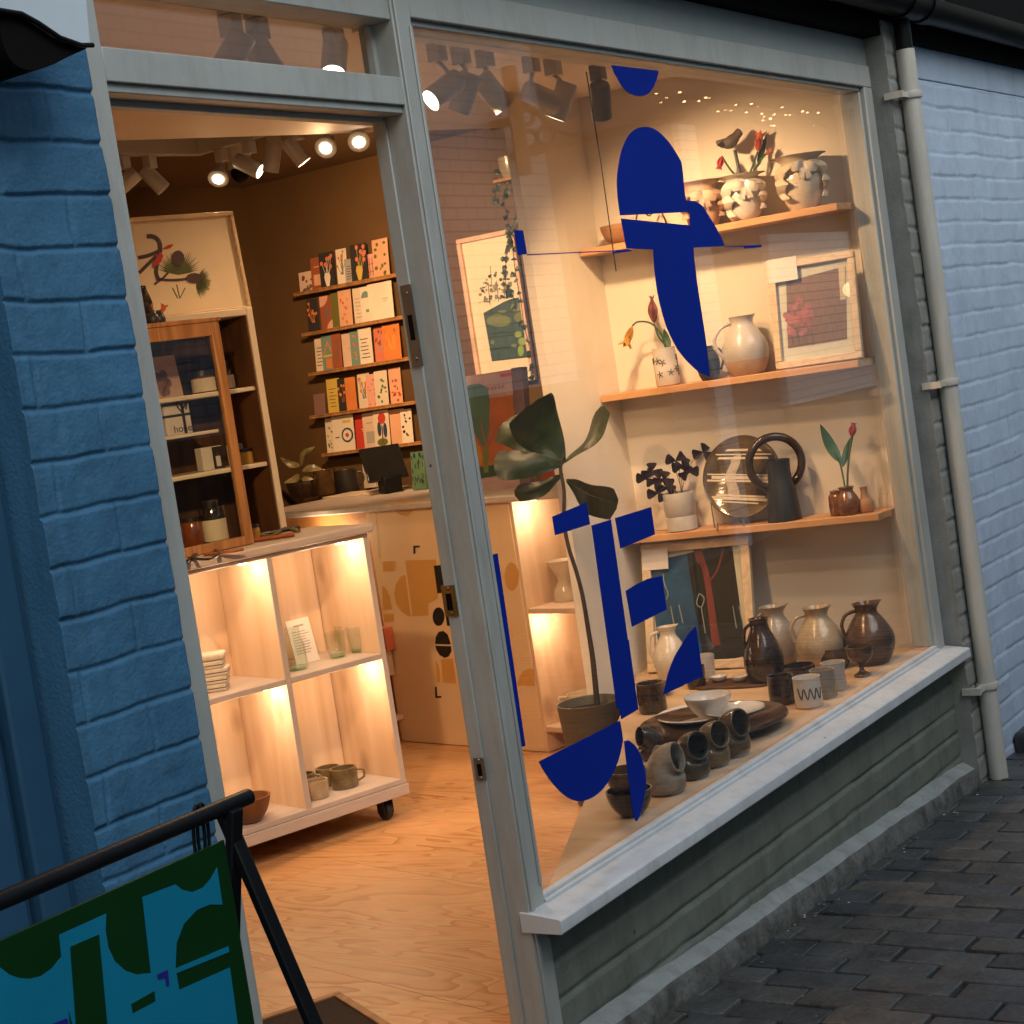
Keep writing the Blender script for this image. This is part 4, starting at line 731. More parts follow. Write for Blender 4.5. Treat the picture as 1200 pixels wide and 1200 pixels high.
def lamp(lab, top, can, axis, lit=True, m=None, big=1.0, bulb=False, w=0, ang=75):
    t = thing('track_spotlight', lab, 'spotlight', top, 'spotlights on the ceiling tracks'); m = m or M_CAN
    ax = np.asarray(axis, float); ax /= np.linalg.norm(ax); can = np.asarray(can); top = np.asarray(top)
    k = MB(); k.box(top[0]-.018, top[0]+.018, top[1]-.018, top[1]+.018, top[2]-.045, top[2]-.0015); k.build('adaptor', m, t, bevel=.002)
    st = top+V(0, 0, -.045); L_, r = .118*big, .034*big; bk = can-ax*L_*.30
    MB().tube([st, st*.45+bk*.55+V(0, 0, .01), bk], .0055, 8).build('stem', m, t)
    if bulb: k = MB().lathe([(.001, -L_*.55), (.014, -L_*.52), (.017, -L_*.2), (.03, L_*.1), (.037, L_*.40), (.036, L_*.48)], can, 26, axis=ax)
    else: k = MB().lathe([(.001, -L_/2), (r*.9, -L_/2), (r, -L_/2+.006), (r, L_/2), (r*.9, L_/2), (r*.86, L_/2-.012), (.001, L_/2-.012)], can, 30, axis=ax)
    k.build('can', m, t)
    if lit: MB().lathe([(.0005, 0), (r*.80, 0), (r*.80, .002), (.0005, .003)], can+ax*(L_/2-.0115 if not bulb else L_*.485), 24, axis=ax).build('lamp_face', M_BULB, t)
    if w: spot(can+ax*(L_/2+.012), can+ax*2, w, ang)
    return t
def fl(pt, pc, **k): return V(at(*pt, 1, YR)[0], YR, ZR), at(*pc, 1, YR)
for lab, pt, pc, ax, lit, m, w in (
    ('front track spotlight nearest the door mullion, its bright face turned to the left', (512, 62), (521, 103), -RT*.65-UP*.62-FW*.42, True, None, 46), ('front track spotlight second from the mullion, pointing down', (540, 66), (545, 107), -RT*.32-UP*.9+FW*.25, False, None, 0), ('front track spotlight third from the mullion, tilted to the right', (568, 68), (577, 106), RT*.62-UP*.72+FW*.3, False, None, 0),
    ('front track spotlight lying nearly level, grey against the lit wall', (622, 74), (634, 112), RT*.85-UP*.25+FW*.45, False, None, 0), ('brightly lit white front track spotlight beside the blue half disc', (648, 80), (658, 116), -RT*.30-UP*.85+FW*.18, True, None, 0), ('dark grey rounded spotlight hanging under the blue half disc', (700, 82), (704, 116), RT*.12-UP*.75+FW*.62, True, M_CANG, 0),
    ('spotlight seen through the transom at its left, in shade', (268, 18), (272, 62), -RT*.5-UP*.75+FW*.2, False, None, 0), ('spotlight seen through the transom beside the left one, in shade', (300, 22), (306, 62), RT*.5-UP*.75+FW*.2, False, None, 0), ('spotlight seen through the transom at its right end, glowing', (388, 25), (392, 66), -UP*.8-FW*.5, True, None, 24)):
    tp, cn = fl(pt, (pc[0], pc[1]+2)); lamp(lab, tp, cn, ax, lit, m, .84, w=w)
def far1(px_): x = at(px_, 182, 2, ZQ)[0]; t = (x-r0[0])/(rc[0]-r0[0]); return r0+(rc-r0)*t
def far2(px_, k): return rc+(r1-rc)*k
for lab, top, pc, ax, lit, bulb, w in (
    ('back track spotlight cut by the blue wall, pointing left', far1(146), (148, 213), -RT*.72-UP*.65, False, False, 0), ('back track spotlight second from the left, tilted right', far1(176), (180, 210), RT*.7-UP*.7+FW*.1, False, False, 0),
    ('back track bulb glowing low beside the dome camera', far2(0, .12), (257, 202), -UP*.75-FW*.65, True, True, 34), ('back track white spotlight in front of the dome camera', far2(0, .27), (291, 194), RT*.86-UP*.45-FW*.15, True, False, 20), ('back track spotlight in shade in the middle of the row', far2(0, .40), (319, 185), -RT*.15-UP*.95+FW*.2, False, False, 0),
    ('back track spotlight tilted right with a thin bright rim', far2(0, .52), (346, 177), RT*.6-UP*.75+FW*.15, True, False, 30), ('back track bulb glaring just below the ceiling edge', far2(0, .70), (384, 168), -UP*.55-FW*.75-RT*.1, True, True, 30), ('back track bulb glaring beside the door mullion', far2(0, .84), (420, 160), -UP*.6-FW*.7+RT*.1, True, True, 30)):
    cn = dep(*pc, top, .02); lamp(lab, top, cn, ax, lit, None, .66 if bulb else .82, bulb, 0)
    if bulb: a_ = np.asarray(ax); spot(cn+a_/np.linalg.norm(a_)*.06, cn+a_+V(0, 0, -.5), 7.0, 150, .8, .025)
    elif w: spot(cn+np.asarray(ax)*.08, V(6.15, 2.68, 1.6) if w == 30 else V(6.15, 2.1, 1.75), w*2.6, 85, .9, .03)
dc = thing('dome_camera', 'small white and black dome camera on the brown ceiling behind a spotlight', 'camera', dep(281, 196, far2(0, .27), .25))
c_ = np.array(dc.location); MB().lathe([(.001, .16), (.045, .16), (.045, .0), (.04, -.005), (.001, -.005)], c_, 24).build('housing', M_CAN, dc); MB().ball(c_+V(0, 0, -.02), .036, 16).build('dome', M_BLACK, dc)
# ================================================================== POTS, PLANTS AND SMALL THINGS
HR = np.cross(FW, V(0, 0, 1)); HR /= np.linalg.norm(HR); UZ = V(0, 0, 1); HF = np.cross(UZ, HR); HF /= np.linalg.norm(HF)   # level right / level away
def loc3(P, s, x, h, d=0): return P+HR*(x*s)+UZ*(h*s)+HF*(d*s)
def pot(name, lab, cat, P, prof, m, handle=None, hr=2.6, spout=None, group=None, t=2.2, n=44, lower=None, part='body', solid=False, sm=2):
    P = np.asarray(P, float); s = mpp(P); th = thing(name, lab, cat, P, group)
    pf_ = smooth2(prof, sm) if sm > 1 else prof
    pr_ = [(max(r, .05)*s, h*s) for r, h in pf_]
    q = MB(); H = pr_[-1][1]
    full = [(.0005, 0)]+pr_+[(.0005, H)] if solid else lathe_vessel(pr_, t*s)
    x0 = len(q.v); q.lathe(full, P, n)
    if spout is not None:
        sd = HR*math.cos(rad(spout))-HF*math.sin(rad(spout)); 
        for i, v in enumerate(q.v):
            d = np.array(v)-P; h = d[2]; f = max(0, (h/H-.86)/.14)
            if f > 0:
                rr_ = math.hypot(d[0], d[1])+1e-9; c = max(0, (d[0]*sd[0]+d[1]*sd[1])/rr_)**6; w = P+V(d[0], d[1], 0)*(1+.24*c*f)+V(0, 0, h+.018*H*c*f); q.v[i] = tuple(w)
    if lower is not None:                # unglazed lower band
        k = len(q.f)
        for i, f in enumerate(q.f):
            if np.mean([q.v[j][2] for j in f])-P[2] < lower*s: q.m[i] = 1
    b = q.build(part, m, th)
    if handle:
        path = [loc3(P, s, x, h) for x, h in handle]
        MB().tube(smooth_path(path, 6), hr*s, 10).build('handle', m if not isinstance(m, (list, tuple)) else m[0], th)
    return th, s
G_CREAM = glaze('cream_glaze', (.52, .45, .35), (.66, .58, .46)); G_DARK = glaze('tenmoku_glaze', (.016, .010, .007), (.055, .030, .016), .14); G_BROWN = glaze('brown_glaze', (.055, .030, .014), (.13, .070, .030), .2)
G_GREY = glaze('grey_ash_glaze', (.24, .21, .17), (.36, .31, .25), .25); G_PALE = glaze('pale_grey_glaze', (.42, .39, .35), (.55, .51, .46), .3); G_OLIVE = glaze('olive_glaze', (.10, .075, .035), (.22, .165, .085), .2); G_BEIGE = glaze('beige_glaze', (.33, .25, .15), (.48, .38, .25), .18)
G_WHITE = glaze('white_glaze', (.66, .62, .56), (.74, .70, .64), .16); G_TERRA = glaze('raw_terracotta', (.34, .16, .07), (.45, .23, .11), .7, coat=0); G_BLACKC = glaze('black_stoneware', (.012, .011, .011), (.028, .025, .023), .45, coat=.1); G_PINKY = glaze('pinkish_clay', (.48, .32, .22), (.60, .43, .31), .6, coat=0)
M_RAW = pm('raw_stoneware', (.50, .33, .20), .7, .12, 30, bump=.1)
# ---- wooden wall shelves of the alcove
AFL = V(4.965, .068, 0); DFL = V(-.098, .9952, 0)
def shl(y): return AFL+DFL*((y-.068)/.9952)
SZ = [1.838, 1.366, .899]
for z, lab, xr in zip(SZ, ('top wooden shelf of the window alcove, holding three ruffled vases', 'middle wooden shelf of the window alcove, holding jugs and a framed picture', 'lowest wooden shelf of the window alcove, holding the striped plate'), (0, 0, 0)):
    fl_, fr2 = shl(.925), shl(.075); a = thing('wall_shelf', lab, 'shelf', (5.0, .5, z-.022), 'wooden shelves of the alcove')
    MB().slab(FPf, [tuple(fr2[:2]), (5.124, .062), (5.019, .925), tuple(fl_[:2])], z-.022, z).build('board', M_SHELF, a, bevel=.002)
def onl(px, py, off, k):                  # a spot on shelf k: where the sight line crosses a line off metres behind the front edge
    A = AFL+V(.9952, .098, 0)*off; n = V(.9952, .098, 0); d = ray(px, py); t = ((A-CAM)@n)/(d@n); P = CAM+d*t; return V(P[0], P[1], SZ[k]+.0005)
# shelf 1: three ruffled vases
M_STEM = pm('painted_green_wood', (.04, .10, .045), .5, .15, 30); M_BIRD = pm('grey_brown_wood', (.12, .085, .06), .6, .2, 40); M_TULR = pm('red_painted_wood', (.42, .05, .05), .5, .2, 40); M_TULO = pm('orange_painted_wood', (.58, .13, .05), .5, .2, 40); M_NAVY = pm('navy_painted_wood', (.03, .035, .055), .5)
M_YEL = pm('yellow_painted_wood', (.50, .24, .03), .5, .25, 40); M_DKLEAF = pm('dark_oxalis_leaf', (.018, .007, .009), .6, .3, 30, spec=.2); M_BARK = pm('thin_bark', (.035, .022, .014), .7, .3, 60)
def ruffle(P, s, th, prof, h0, h1, m, seed):
    pr = random.Random(seed); q = MB(); hs = [h for _, h in prof]; rs = [r for r, _ in prof]; f0 = math.atan2(-HF[1], -HF[0])
    for k in (0, 1):                     # folded ribbons of clay hanging down the belly in zigzags
        a0 = f0+(-1.0, 1.0)[k]+pr.uniform(-.1, .1); top = h1+pr.uniform(-2, 3); bot = h0+pr.uniform(-3, 4); n = 5; pts = []
        for j in range(n+1):
            h = top+(bot-top)*j/n; a = a0*(.45 if j == 0 else 1)+f0*(.55 if j == 0 else 0)+(.17 if j % 2 else -.17)*(1-2*k); r = float(np.interp(h, hs, rs))+(9.0 if j % 2 else 2.5)
            pts.append((a, h, r))
        for j in range(n):
            (a, h, r), (b, g, r2) = pts[j], pts[j+1]; w = .34-.035*j; R = []
            for (x, y, z) in ((a, h, r), ((a+b)/2, (h+g)/2+.6, (r+r2)/2+.9), (b, g, r2)):
                e = V(math.cos(x-w), math.sin(x-w), 0)*z*s; f = V(math.cos(x+w), math.sin(x+w), 0)*z*s; o = V(math.cos(x), math.sin(x), 0)*(z+.6)*s
                R.append([P+e+UZ*y*s, P+o+UZ*y*s, P+f+UZ*y*s, P+f*.95+UZ*y*s, P+o*.94+UZ*y*s, P+e*.95+UZ*y*s])
            q.rings(R, True, True)
    for sgn in (-1, 1):                   # the bow that gathers them under the rim
        c = P+V(math.cos(f0), math.sin(f0), 0)*(float(np.interp(h1-4, hs, rs))+3)*s+UZ*(h1-3)*s; e = c+HR*sgn*15*s-UZ*(6+2*sgn)*s-HF*1.5*s
        q.leaf(c, e, UZ, 11*s, lambda t: .35+.65*math.sin(math.pi*min(1, t*.8+.1)), .18*sgn, .1, th=.0025); q.leaf(c, c+HR*sgn*5*s-UZ*17*s-HF*3*s, HR, 7*s, lambda t: .6+.4*t, .1, .05, th=.0025)
    q.build('ruffle', m, th)
PV = [(15, 0), (20, 8), (25, 22), (26, 34), (22, 44), (22, 50), (27, 58)]
P = onl(826, 268, .07, 0); th, s = pot('ruffled_vase', 'brown and white ruffled vase half hidden behind the tall blue letter', 'vase', P, [(14, 0), (19, 8), (22, 25), (20, 38), (18, 46), (22, 51), (30, 54)], G_PINKY, group='ruffled vases on the top shelf'); ruffle(P, s, th, [(14, 0), (19, 8), (22, 25), (20, 38), (18, 46), (24, 54)], 10, 42, G_PINKY, 1)
P1 = onl(874, 257, .07, 0); th, s = pot('ruffled_vase', 'white ruffled vase holding painted wooden flowers and a bird', 'vase', P1, [(14, 0), (19, 6), (22, 20), (22, 33), (18, 42), (18, 47), (22, 51), (30, 53)], G_WHITE, group='ruffled vases on the top shelf'); ruffle(P1, s, th, [(14, 0), (19, 6), (22, 20), (23, 33), (20, 42), (20, 48), (25, 54)], 8, 44, G_WHITE, 2)
P2 = onl(943, 245, .07, 0); th, s = pot('ruffled_vase', 'cream vase with hanging folded clay strips at the right of the top shelf', 'vase', P2, [(15, 0), (20, 8), (25, 24), (25, 40), (21, 50), (20, 55), (25, 60), (33, 63)], G_CREAM, group='ruffled vases on the top shelf'); ruffle(P2, s, th, [(15, 0), (20, 8), (26, 24), (27, 40), (23, 50), (22, 56), (29, 64)], 14, 54, G_CREAM, 3)
d = lambda px, py, o=0.: dep(px, py, P1+UZ*.15, o)
f = thing('wooden_bird', 'grey carved wooden bird on a dark stick in the white ruffled vase', 'ornament', d(866, 205))
MB().tube([d(868, 208), d(861, 176)], .006, 6).build('stick', M_NAVY, f)
q = MB(); q.tube(smooth_path([d(839, 166), d(846, 168), d(855, 167), d(862, 160), d(866, 155), d(868, 153)], 4), [.003, .006, .009, .012, .014, .015, .017, .019, .020, .020, .019, .017, .015, .014, .014, .014, .014, .013, .012, .008, .003], 10); q.build('body', M_BIRD, f)
MB().leaf(d(864, 162, -.02), d(840, 171, -.02), UZ, .022, bend=.1).build('wing', M_NAVY, f)
def tulip(lab, stem, head, m, n=6, w=9, spread=5, hl=20, name='wooden_flower'):
    f = thing(name, lab, 'flower', stem[0]); MB().tube(smooth_path(stem, 5), .0035, 6).build('stem', M_STEM, f)
    q = MB(); b = np.asarray(stem[-1]); s = mpp(b); ax = np.asarray(head)-b; ax /= np.linalg.norm(ax); x, y, _ = rot_between(ax)
    for k in range(n):
        a = 2*math.pi*k/n; o = x*math.cos(a)+y*math.sin(a); q.leaf(b, b+(ax*hl+o*spread)*s, np.cross(ax, o), w*s, bend=.15, fold=.2, th=.002)
    q.build('petals', m, f); return f
tulip('dark red wooden tulip drooping at the left of the white ruffled vase', [d(862, 205), d(856, 199), d(850, 190), d(846, 183)], d(843, 196), M_TULR, w=8, spread=3.5, hl=16)
tulip('orange wooden tulip at the right of the white ruffled vase', [d(878, 204), d(883, 192), d(888, 178)], d(890, 160), M_TULO, w=10, spread=8, hl=24)
f = tulip('small salmon wooden flower low beside the orange tulip', [d(880, 205), d(890, 190), d(897, 181)], d(904, 176), pm('salmon_painted_wood', (.55, .20, .12), .5), w=6, spread=4, hl=9)
MB().leaf(d(888, 196), d(899, 156), HR, .018, bend=.08).build('leaf', M_STEM, f)
pot('small_bowl', 'small terracotta bowl at the left end of the top shelf behind the blue letter', 'bowl', onl(728, 288, .06, 0), [(9, 0), (16, 5), (21, 16), (22, 22)], G_TERRA)
wf_ = thing('wire_ornament', 'bent wire ornament seen through the slit of the tall blue letter', 'ornament', onl(765, 280, .07, 0)); P = onl(765, 280, .07, 0); s = mpp(P)
MB().tube(smooth_path([loc3(P, s, -22, 1), loc3(P, s, -12, 34), loc3(P, s, 0, 26), loc3(P, s, 8, 36), loc3(P, s, 16, 24), loc3(P, s, 20, 1)], 6), .003, 6).build('wire', M_BARK, wf_)
# shelf 2
P = onl(783, 449, .065, 1); lv_, _s = pot('vase', 'white cylinder vase patterned with leaves holding a yellow wooden tulip', 'vase', P, [(12, 0), (14, 2), (14, 22), (13.5, 44), (14, 45)], G_WHITE, sm=1); s = mpp(P)
q = MB(); pr = random.Random(6)
for k in range(16):
    a = pr.uniform(0, 2*math.pi); h = pr.uniform(6, 38)
    for j in range(5):
        b = a+j*1.25; c = lambda r_, bb: P+V(math.cos(a+r_*math.cos(bb)/14), math.sin(a+r_*math.cos(bb)/14), 0)*(14.25*s)+UZ*(h+r_*math.sin(bb))*s
        q.tube([c(.5, b), c(4.2, b)], .0013, 5)
q.build('leaf_pattern', pm('dark_slip', (.05, .04, .03), .5), lv_)
d = lambda px, py, o=0.: dep(px, py, P+UZ*.15, o)
tulip('yellow wooden tulip drooping over the left rim of the leaf patterned vase', [d(780, 408), d(775, 392), d(763, 379), d(748, 377), d(741, 382)], d(733, 405), M_YEL, w=9, spread=9, hl=26)
f = tulip('tall grey and red wooden flower spike in the leaf patterned vase', [d(784, 408), d(772, 395), d(767, 380)], d(764, 352), pm('blue_red_wood', (.17, .045, .05), .5, .5, 60), n=5, w=7, spread=3, hl=34); MB().leaf(d(785, 408), d(778, 385), HR, .022, bend=.1).build('leaf', M_STEM, f)
pot('jug', 'small black jug with a thin loop handle mostly behind the blue letter point', 'jug', onl(832, 442, .065, 1), [(9, 0), (12, 6), (14, 18), (13, 28), (8, 36), (8, 40)], G_BLACKC, [(8, 38), (15, 34), (19, 24), (14, 10)], 1.4)
pot('jug', 'tall grey-white jug with a long handle and a bare brown foot on the middle shelf', 'jug', onl(877, 437, .07, 1), [(18, 0), (24, 10), (27.5, 26), (25, 40), (17, 53), (13, 60), (13.5, 66), (15, 69)], [G_PALE, M_RAW], [(-12, 62), (-25, 58), (-34, 46), (-33, 34), (-25, 22)], 2.2, spout=-10, lower=15)
# framed picture on the middle shelf
DWn = V(*(DFL[:2]), 0)
def leaning(P0, lean, flip=False):        # plane standing on P0, its sideways axis along the alcove shelf, leaning back to the wall
    n = V(-.9952, -.098, 0); v = UZ-n*lean; return Fr(P0, -DWn, v/np.linalg.norm(v))
FA = leaning(onl(960, 420, .035, 1), .16)
fa0 = FA.px(907, 380)[0]; fa1 = FA.px(1007, 350)[0]; fb1 = FA.px(1006, 293)[1]; fb0 = .001
A_ = thing('framed_picture', 'pale wood framed picture of pink flowers leaning at the right of the middle shelf', 'picture', FA.pt((fa0+fa1)/2, 0, 0))
w = .022
fb(FA, 'frame', M_FRAMEC, A_, (fa0, fa1, fb0, fb0+w, 0, .02), (fa0, fa1, fb1-w, fb1, 0, .02), (fa0, fa0+w, fb0+w+.0005, fb1-w-.0005, 0, .02), (fa1-w, fa1, fb0+w+.0005, fb1-w-.0005, 0, .02))
mt = fb(FA, 'mount', pm('white_mount_card', (.72, .66, .58), .7, .03), A_, (fa0+w, fa1-w, fb0+w, fb1-w, 0, .005), bevel=0)
Z6 = lambda pts: [(680+x/3.43, 100+y/3.43) for x, y in pts]
q = MB(); q.pxslab(FA, Z6([(830, 790), (1068, 728), (1075, 1020), (838, 1058)]), .0055, .0062, 0)
pr = random.Random(2)
for i in range(46):
    a = pr.uniform(0, 6.28); r = pr.random()**.5; x, y = 880+55*r*math.cos(a), 930+75*r*math.sin(a); z = pr.uniform(6, 15); q.pxslab(FA, Z6(arc(x, y, z, z, 0, 330, 7)), .0064+.0001*(i % 8), .007+.0001*(i % 8), 1+i % 2)
for x in (850, 875, 905, 930): q.pxslab(FA, Z6([(x, 985), (x+5, 985), (x+12, 1045), (x+7, 1046)]), .0063, .0068, 3)
q.pxslab(FA, Z6([(1040, 735), (1066, 728), (1072, 860), (1048, 864)]), .0064, .007, 4)  # cream upright patch at the right edge of the artwork
q.build('artwork', [pm('dusky_brown_ink', (.20, .085, .05), .5, .2, 14), pm('pink_flower_ink', (.52, .14, .13), .6), pm('rose_flower_ink', (.40, .09, .10), .6), pm('dark_stem_ink', (.07, .05, .04), .6), pm('cream_patch', (.66, .52, .36), .6)], mt)
fb(FA, 'picture_glass', CLEAR, A_, (fa0+w-.002, fa1-w+.002, fb0+w-.002, fb1-w+.002, .010, .012), bevel=0)
M_PAPER = pm('white_label_paper', (.70, .64, .58), .7, .03)
lc = tag(MB().fbox(FA, FA.px(902, 320)[0], FA.px(937, 320)[0], FA.px(920, 331)[1], FA.px(920, 305)[1]+.004, .0205, .0215).build('price_card', M_PAPER), 'blank white label card on the corner of the pink flower picture', 'label')
# shelf 3
P = onl(800, 618, .06, 2); pot('plant_pot', 'pale stoneware cylinder pot of purple oxalis on the lowest shelf', 'plant pot', P, [(16, 0), (18, 1), (18, 16), (17.3, 17.5), (18.5, 19), (18.5, 43), (18, 45)], G_PALE, sm=1); s = mpp(P)
f = thing('oxalis_plant', 'dark purple oxalis with triangular leaves in the pale stoneware pot', 'plant', P+UZ*40*s)
d = lambda px, py, o=0.: dep(px, py, P+UZ*.1, o)
st = MB(); lv = MB()
for x, y, o in ((764, 552, -.02), (771, 578, .0), (780, 570, .03), (800, 546, .0), (792, 540, -.03), (824, 530, .02), (758, 560, .04), (806, 552, -.02), (778, 562, -.04)):
    c = d(x, y, o); st.tube(smooth_path([P+UZ*42*s+HR*random.uniform(-8, 8)*s, (c+P+UZ*50*s)/2+UZ*.015, c], 4), .0011, 5)
    a0 = random.uniform(0, 2)
    for k in range(3):
        a = a0+k*2.09; e = c+(HR*math.cos(a)+UZ*math.sin(a)*.75+HF*math.sin(a*2)*.3)*13*s; lv.leaf(c, e, np.cross(e-c, HF), 15*s, lambda t: t**.75 if t < .88 else .55, .05, .1, k=6)
st.build('stems', pm('pale_plum_stem', (.14, .08, .06), .5), f); lv.build('leaves', M_DKLEAF, f)
P = onl(866, 607, .05, 2); s = mpp(P); c = dep(868, 560, P, .0); ax = V(-.965, -.095, .24); c = c+V(.02, 0, .0)
pl_ = thing('serving_plate', 'big round olive plate with cream brushed stripes standing on the lowest shelf', 'plate', P)
r = 49*s
MB().lathe([(.0005, -.006), (r*.55, -.006), (r*.62, 0), (r*.97, .012), (r, .016), (r*.985, .019), (r*.9, .012), (.0005, .0105)], c, 56, axis=ax).build('body', glaze('plate_olive_glaze', (.050, .034, .015), (.17, .115, .055), .14, 9), pl_)
FPl = Fr(c+ax/np.linalg.norm(ax)*.0108, np.cross(UZ, ax), np.cross(ax, np.cross(UZ, ax)))
sm_ = pm('cream_slip', (.62, .54, .42), .35, .12, 25, stretch=(1, 1, .3)); q = MB(); ra = r*.90
for k, (y, w_2, t) in enumerate(((.72, .035, -.10), (.60, .02, -.10), (.50, .035, -.1), (.05, .02, -.12), (-.03, .05, -.12), (-.12, .03, -.12), (-.52, .03, -.14), (-.60, .045, -.14), (-.70, .02, -.15))):
    n = 14; pts = []
    for i in range(n+1):
        x = -1+2*i/n; yy = y+t*x; lim = math.sqrt(max(0, 1-yy*yy)); x = max(-lim, min(lim, x)); pts.append((x*ra, (y+t*x)*ra))
    ww = w_2*ra*1.7; q.slab(FPl, [(a, b_-ww/2) for a, b_ in pts]+[(a, b_+ww/2) for a, b_ in pts[::-1]], .0002+.0002*(k % 2), .001+.0002*(k % 2))
q.slab(FPl, smooth2([(-.25*ra, .93*ra), (0.05*ra, .92*ra), (-.05*ra, .35*ra), (-.2*ra, .02*ra), (-.1*ra, -.45*ra), (-.25*ra, -.8*ra), (-.52*ra, -.75*ra), (-.42*ra, -.3*ra), (-.5*ra, .0), (-.3*ra, .4*ra)], 4), .0001, .0006, 1)
q.build('slip_stripes', [sm_, pm('buff_slip', (.44, .36, .25), .35, .15, 30)], pl_)
stn = thing('plate_stand', 'small wire stand under the striped plate', 'plate stand', P); q = MB()
for x in (-28, 3): q.tube(smooth_path([loc3(P, s, x, 8, -16), loc3(P, s, x, 1, -15), loc3(P, s, x, 1, 14), loc3(P, s, x, 30, 19)], 4), .002, 6)
q.build('wire', M_STEEL, stn)
P = onl(920, 606, .055, 2); s = mpp(P)
rv = thing('ring_vessel', 'black bottle vase with a big ring handle on the lowest shelf', 'vase', P)
MB().lathe(lathe_vessel([(20*s, 0), (20*s, 2*s), (17*s, 36*s), (14*s, 47*s), (13.5*s, 58*s), (14.5*s, 72*s)], 2*s), P, 32).build('body', [G_BLACKC], rv)
c = loc3(P, s, -2, 68, 4); MB().tube([c+(HR*math.cos(t)+UZ*math.sin(t))*31*s for t in np.linspace(-math.pi*.62+.0, math.pi*1.62-math.pi*.24, 46)], 5*s, 12).build('ring_handle', G_DARK, rv)
AMB = glaze('amber_brown_glaze', (.13, .050, .016), (.24, .10, .035), .2)
P = onl(984, 601, .06, 2); pot('small_bottle', 'small squat amber bottle at the left of the little trio', 'bottle', P, [(10, 0), (11, 3), (11, 22), (8, 26), (9, 29)], AMB)
P = onl(995, 600, .04, 2); pot('small_bottle', 'small round dark amber bottle holding the wooden tulip', 'bottle', P, [(10, 0), (13.5, 7), (13.5, 18), (9, 26), (8, 29), (10, 33)], AMB); d = lambda px, py, o=0.: dep(px, py, P, o)
f = tulip('deep pink wooden tulip with two long green leaves in the amber bottle', [d(993, 570), d(994, 545), d(998, 512)], d(1001, 490), pm('deep_pink_wood', (.36, .055, .065), .5, .2, 50), w=8, spread=3, hl=17)
q = MB(); q.tube(smooth_path([d(990, 570), d(985, 545), d(978, 530)], 4), .003, 6); q.leaf(d(986, 543), d(961, 497), HR, .034, bend=.1); q.leaf(d(987, 548), d(1000, 508), HR, .022, bend=.1); q.build('leaf', pm('bluish_green_wood', (.05, .13, .08), .5, .2, 30), f)
P = onl(1015, 597, .06, 2); pot('small_bottle', 'small bare clay bottle with a thin neck at the right of the trio', 'bottle', P, [(8, 0), (9.5, 3), (9, 12), (4.5, 18), (4, 28), (5, 30)], G_TERRA)
# ---- platform pottery
def pl_at(px, py): P = at(px, py, 2, ZP+.0006); return P
FQ = leaning(pl_at(850, 785)+V(.02, 0, 0), .22)
qa0 = FQ.px(758, 720)[0]; qa1 = FQ.px(884, 700)[0]; qb1 = FQ.px(744, 640)[1]
A2 = thing('framed_picture', 'large framed picture of a pink tree on blue and black standing behind the pottery', 'picture', FQ.pt((qa0+qa1)/2, 0, 0)); w = .03
fb(FQ, 'frame', M_FRAMEC, A2, (qa0, qa1, .001, w, 0, .022), (qa0, qa1, qb1-w, qb1, 0, .022), (qa0, qa0+w, w+.0005, qb1-w-.0005, 0, .022), (qa1-w, qa1, w+.0005, qb1-w-.0005, 0, .022))
mt = fb(FQ, 'mount', pm('white_mount_card', (.72, .66, .58)), A2, (qa0+w, qa1-w, w, qb1-w, 0, .005), bevel=0)
Z8p = lambda pts: [(730+x/3.43, 640+y/3.43) for x, y in pts]
q = MB(); q.pxslab(FQ, Z8p([(105, 65), (260, 30), (330, 480), (160, 520)]), .0055, .0062, 0); q.pxslab(FQ, Z8p([(258, 30), (440, -10), (500, 440), (330, 480)]), .0055, .0062, 1)
for path, ww in (([(300, 0), (325, 70), (345, 150), (370, 340), (380, 400)], [26, 22, 24, 30, 34]), ([(345, 150), (380, 100), (400, 40), (405, 0)], 7), ([(330, 90), (300, 50), (290, 10)], 9)):
    pp = smooth2(path, 4); wz = np.interp(np.linspace(0, 1, len(pp)), np.linspace(0, 1, len(ww)), ww) if hasattr(ww, '__len__') else [ww]*len(pp)
    q.pxslab(FQ, Z8p(ribbon(pp, list(wz))), .0064, .0072, 2)
for path in ([(165, 110), (170, 150), (185, 190), (178, 215)], [(195, 240), (210, 320)], [(228, 235), (245, 310)], [(310, 190), (300, 230), (318, 245), (330, 210), (310, 190)], [(318, 245), (335, 350)], [(445, 240), (460, 330)], [(470, 240), (490, 330)]):
    pp = smooth2(path, 4)
    for i in range(len(pp)-1): q.pxslab(FQ, Z8p(ribbon(pp[i:i+2], 3.5)), .0074, .0079, 3)
q.build('artwork', [pm('deep_blue_ink', (.018, .080, .20), .5, .35, 14), pm('blue_black_ink', (.012, .012, .014), .5, .2, 10), pm('muted_red_ink', (.22, .045, .045), .5), pm('white_line_ink', (.36, .40, .42), .5)], mt)
fb(FQ, 'picture_glass', CLEAR, A2, (qa0+w-.002, qa1-w+.002, w-.002, qb1-w+.002, .010, .012), bevel=0)
tag(MB().fbox(FQ, FQ.px(756, 655)[0], FQ.px(786, 655)[0], FQ.px(772, 668)[1], FQ.px(770, 643)[1], .0225, .0235).build('price_card', M_PAPER), 'blank white label card on the top left corner of the pink tree picture', 'label')
JUG = [(19, 0), (24, 8), (29, 22), (28, 36), (19, 52), (13, 60), (13, 66), (16, 72)]
def sc(p, kx, ky=None): return [(a*kx, b*(ky or kx)) for a, b in p]
def J(lab, px, py, prof, m, handle=None, **k): return pot('jug', lab, 'jug', pl_at(px, py), prof, m, handle, **k)
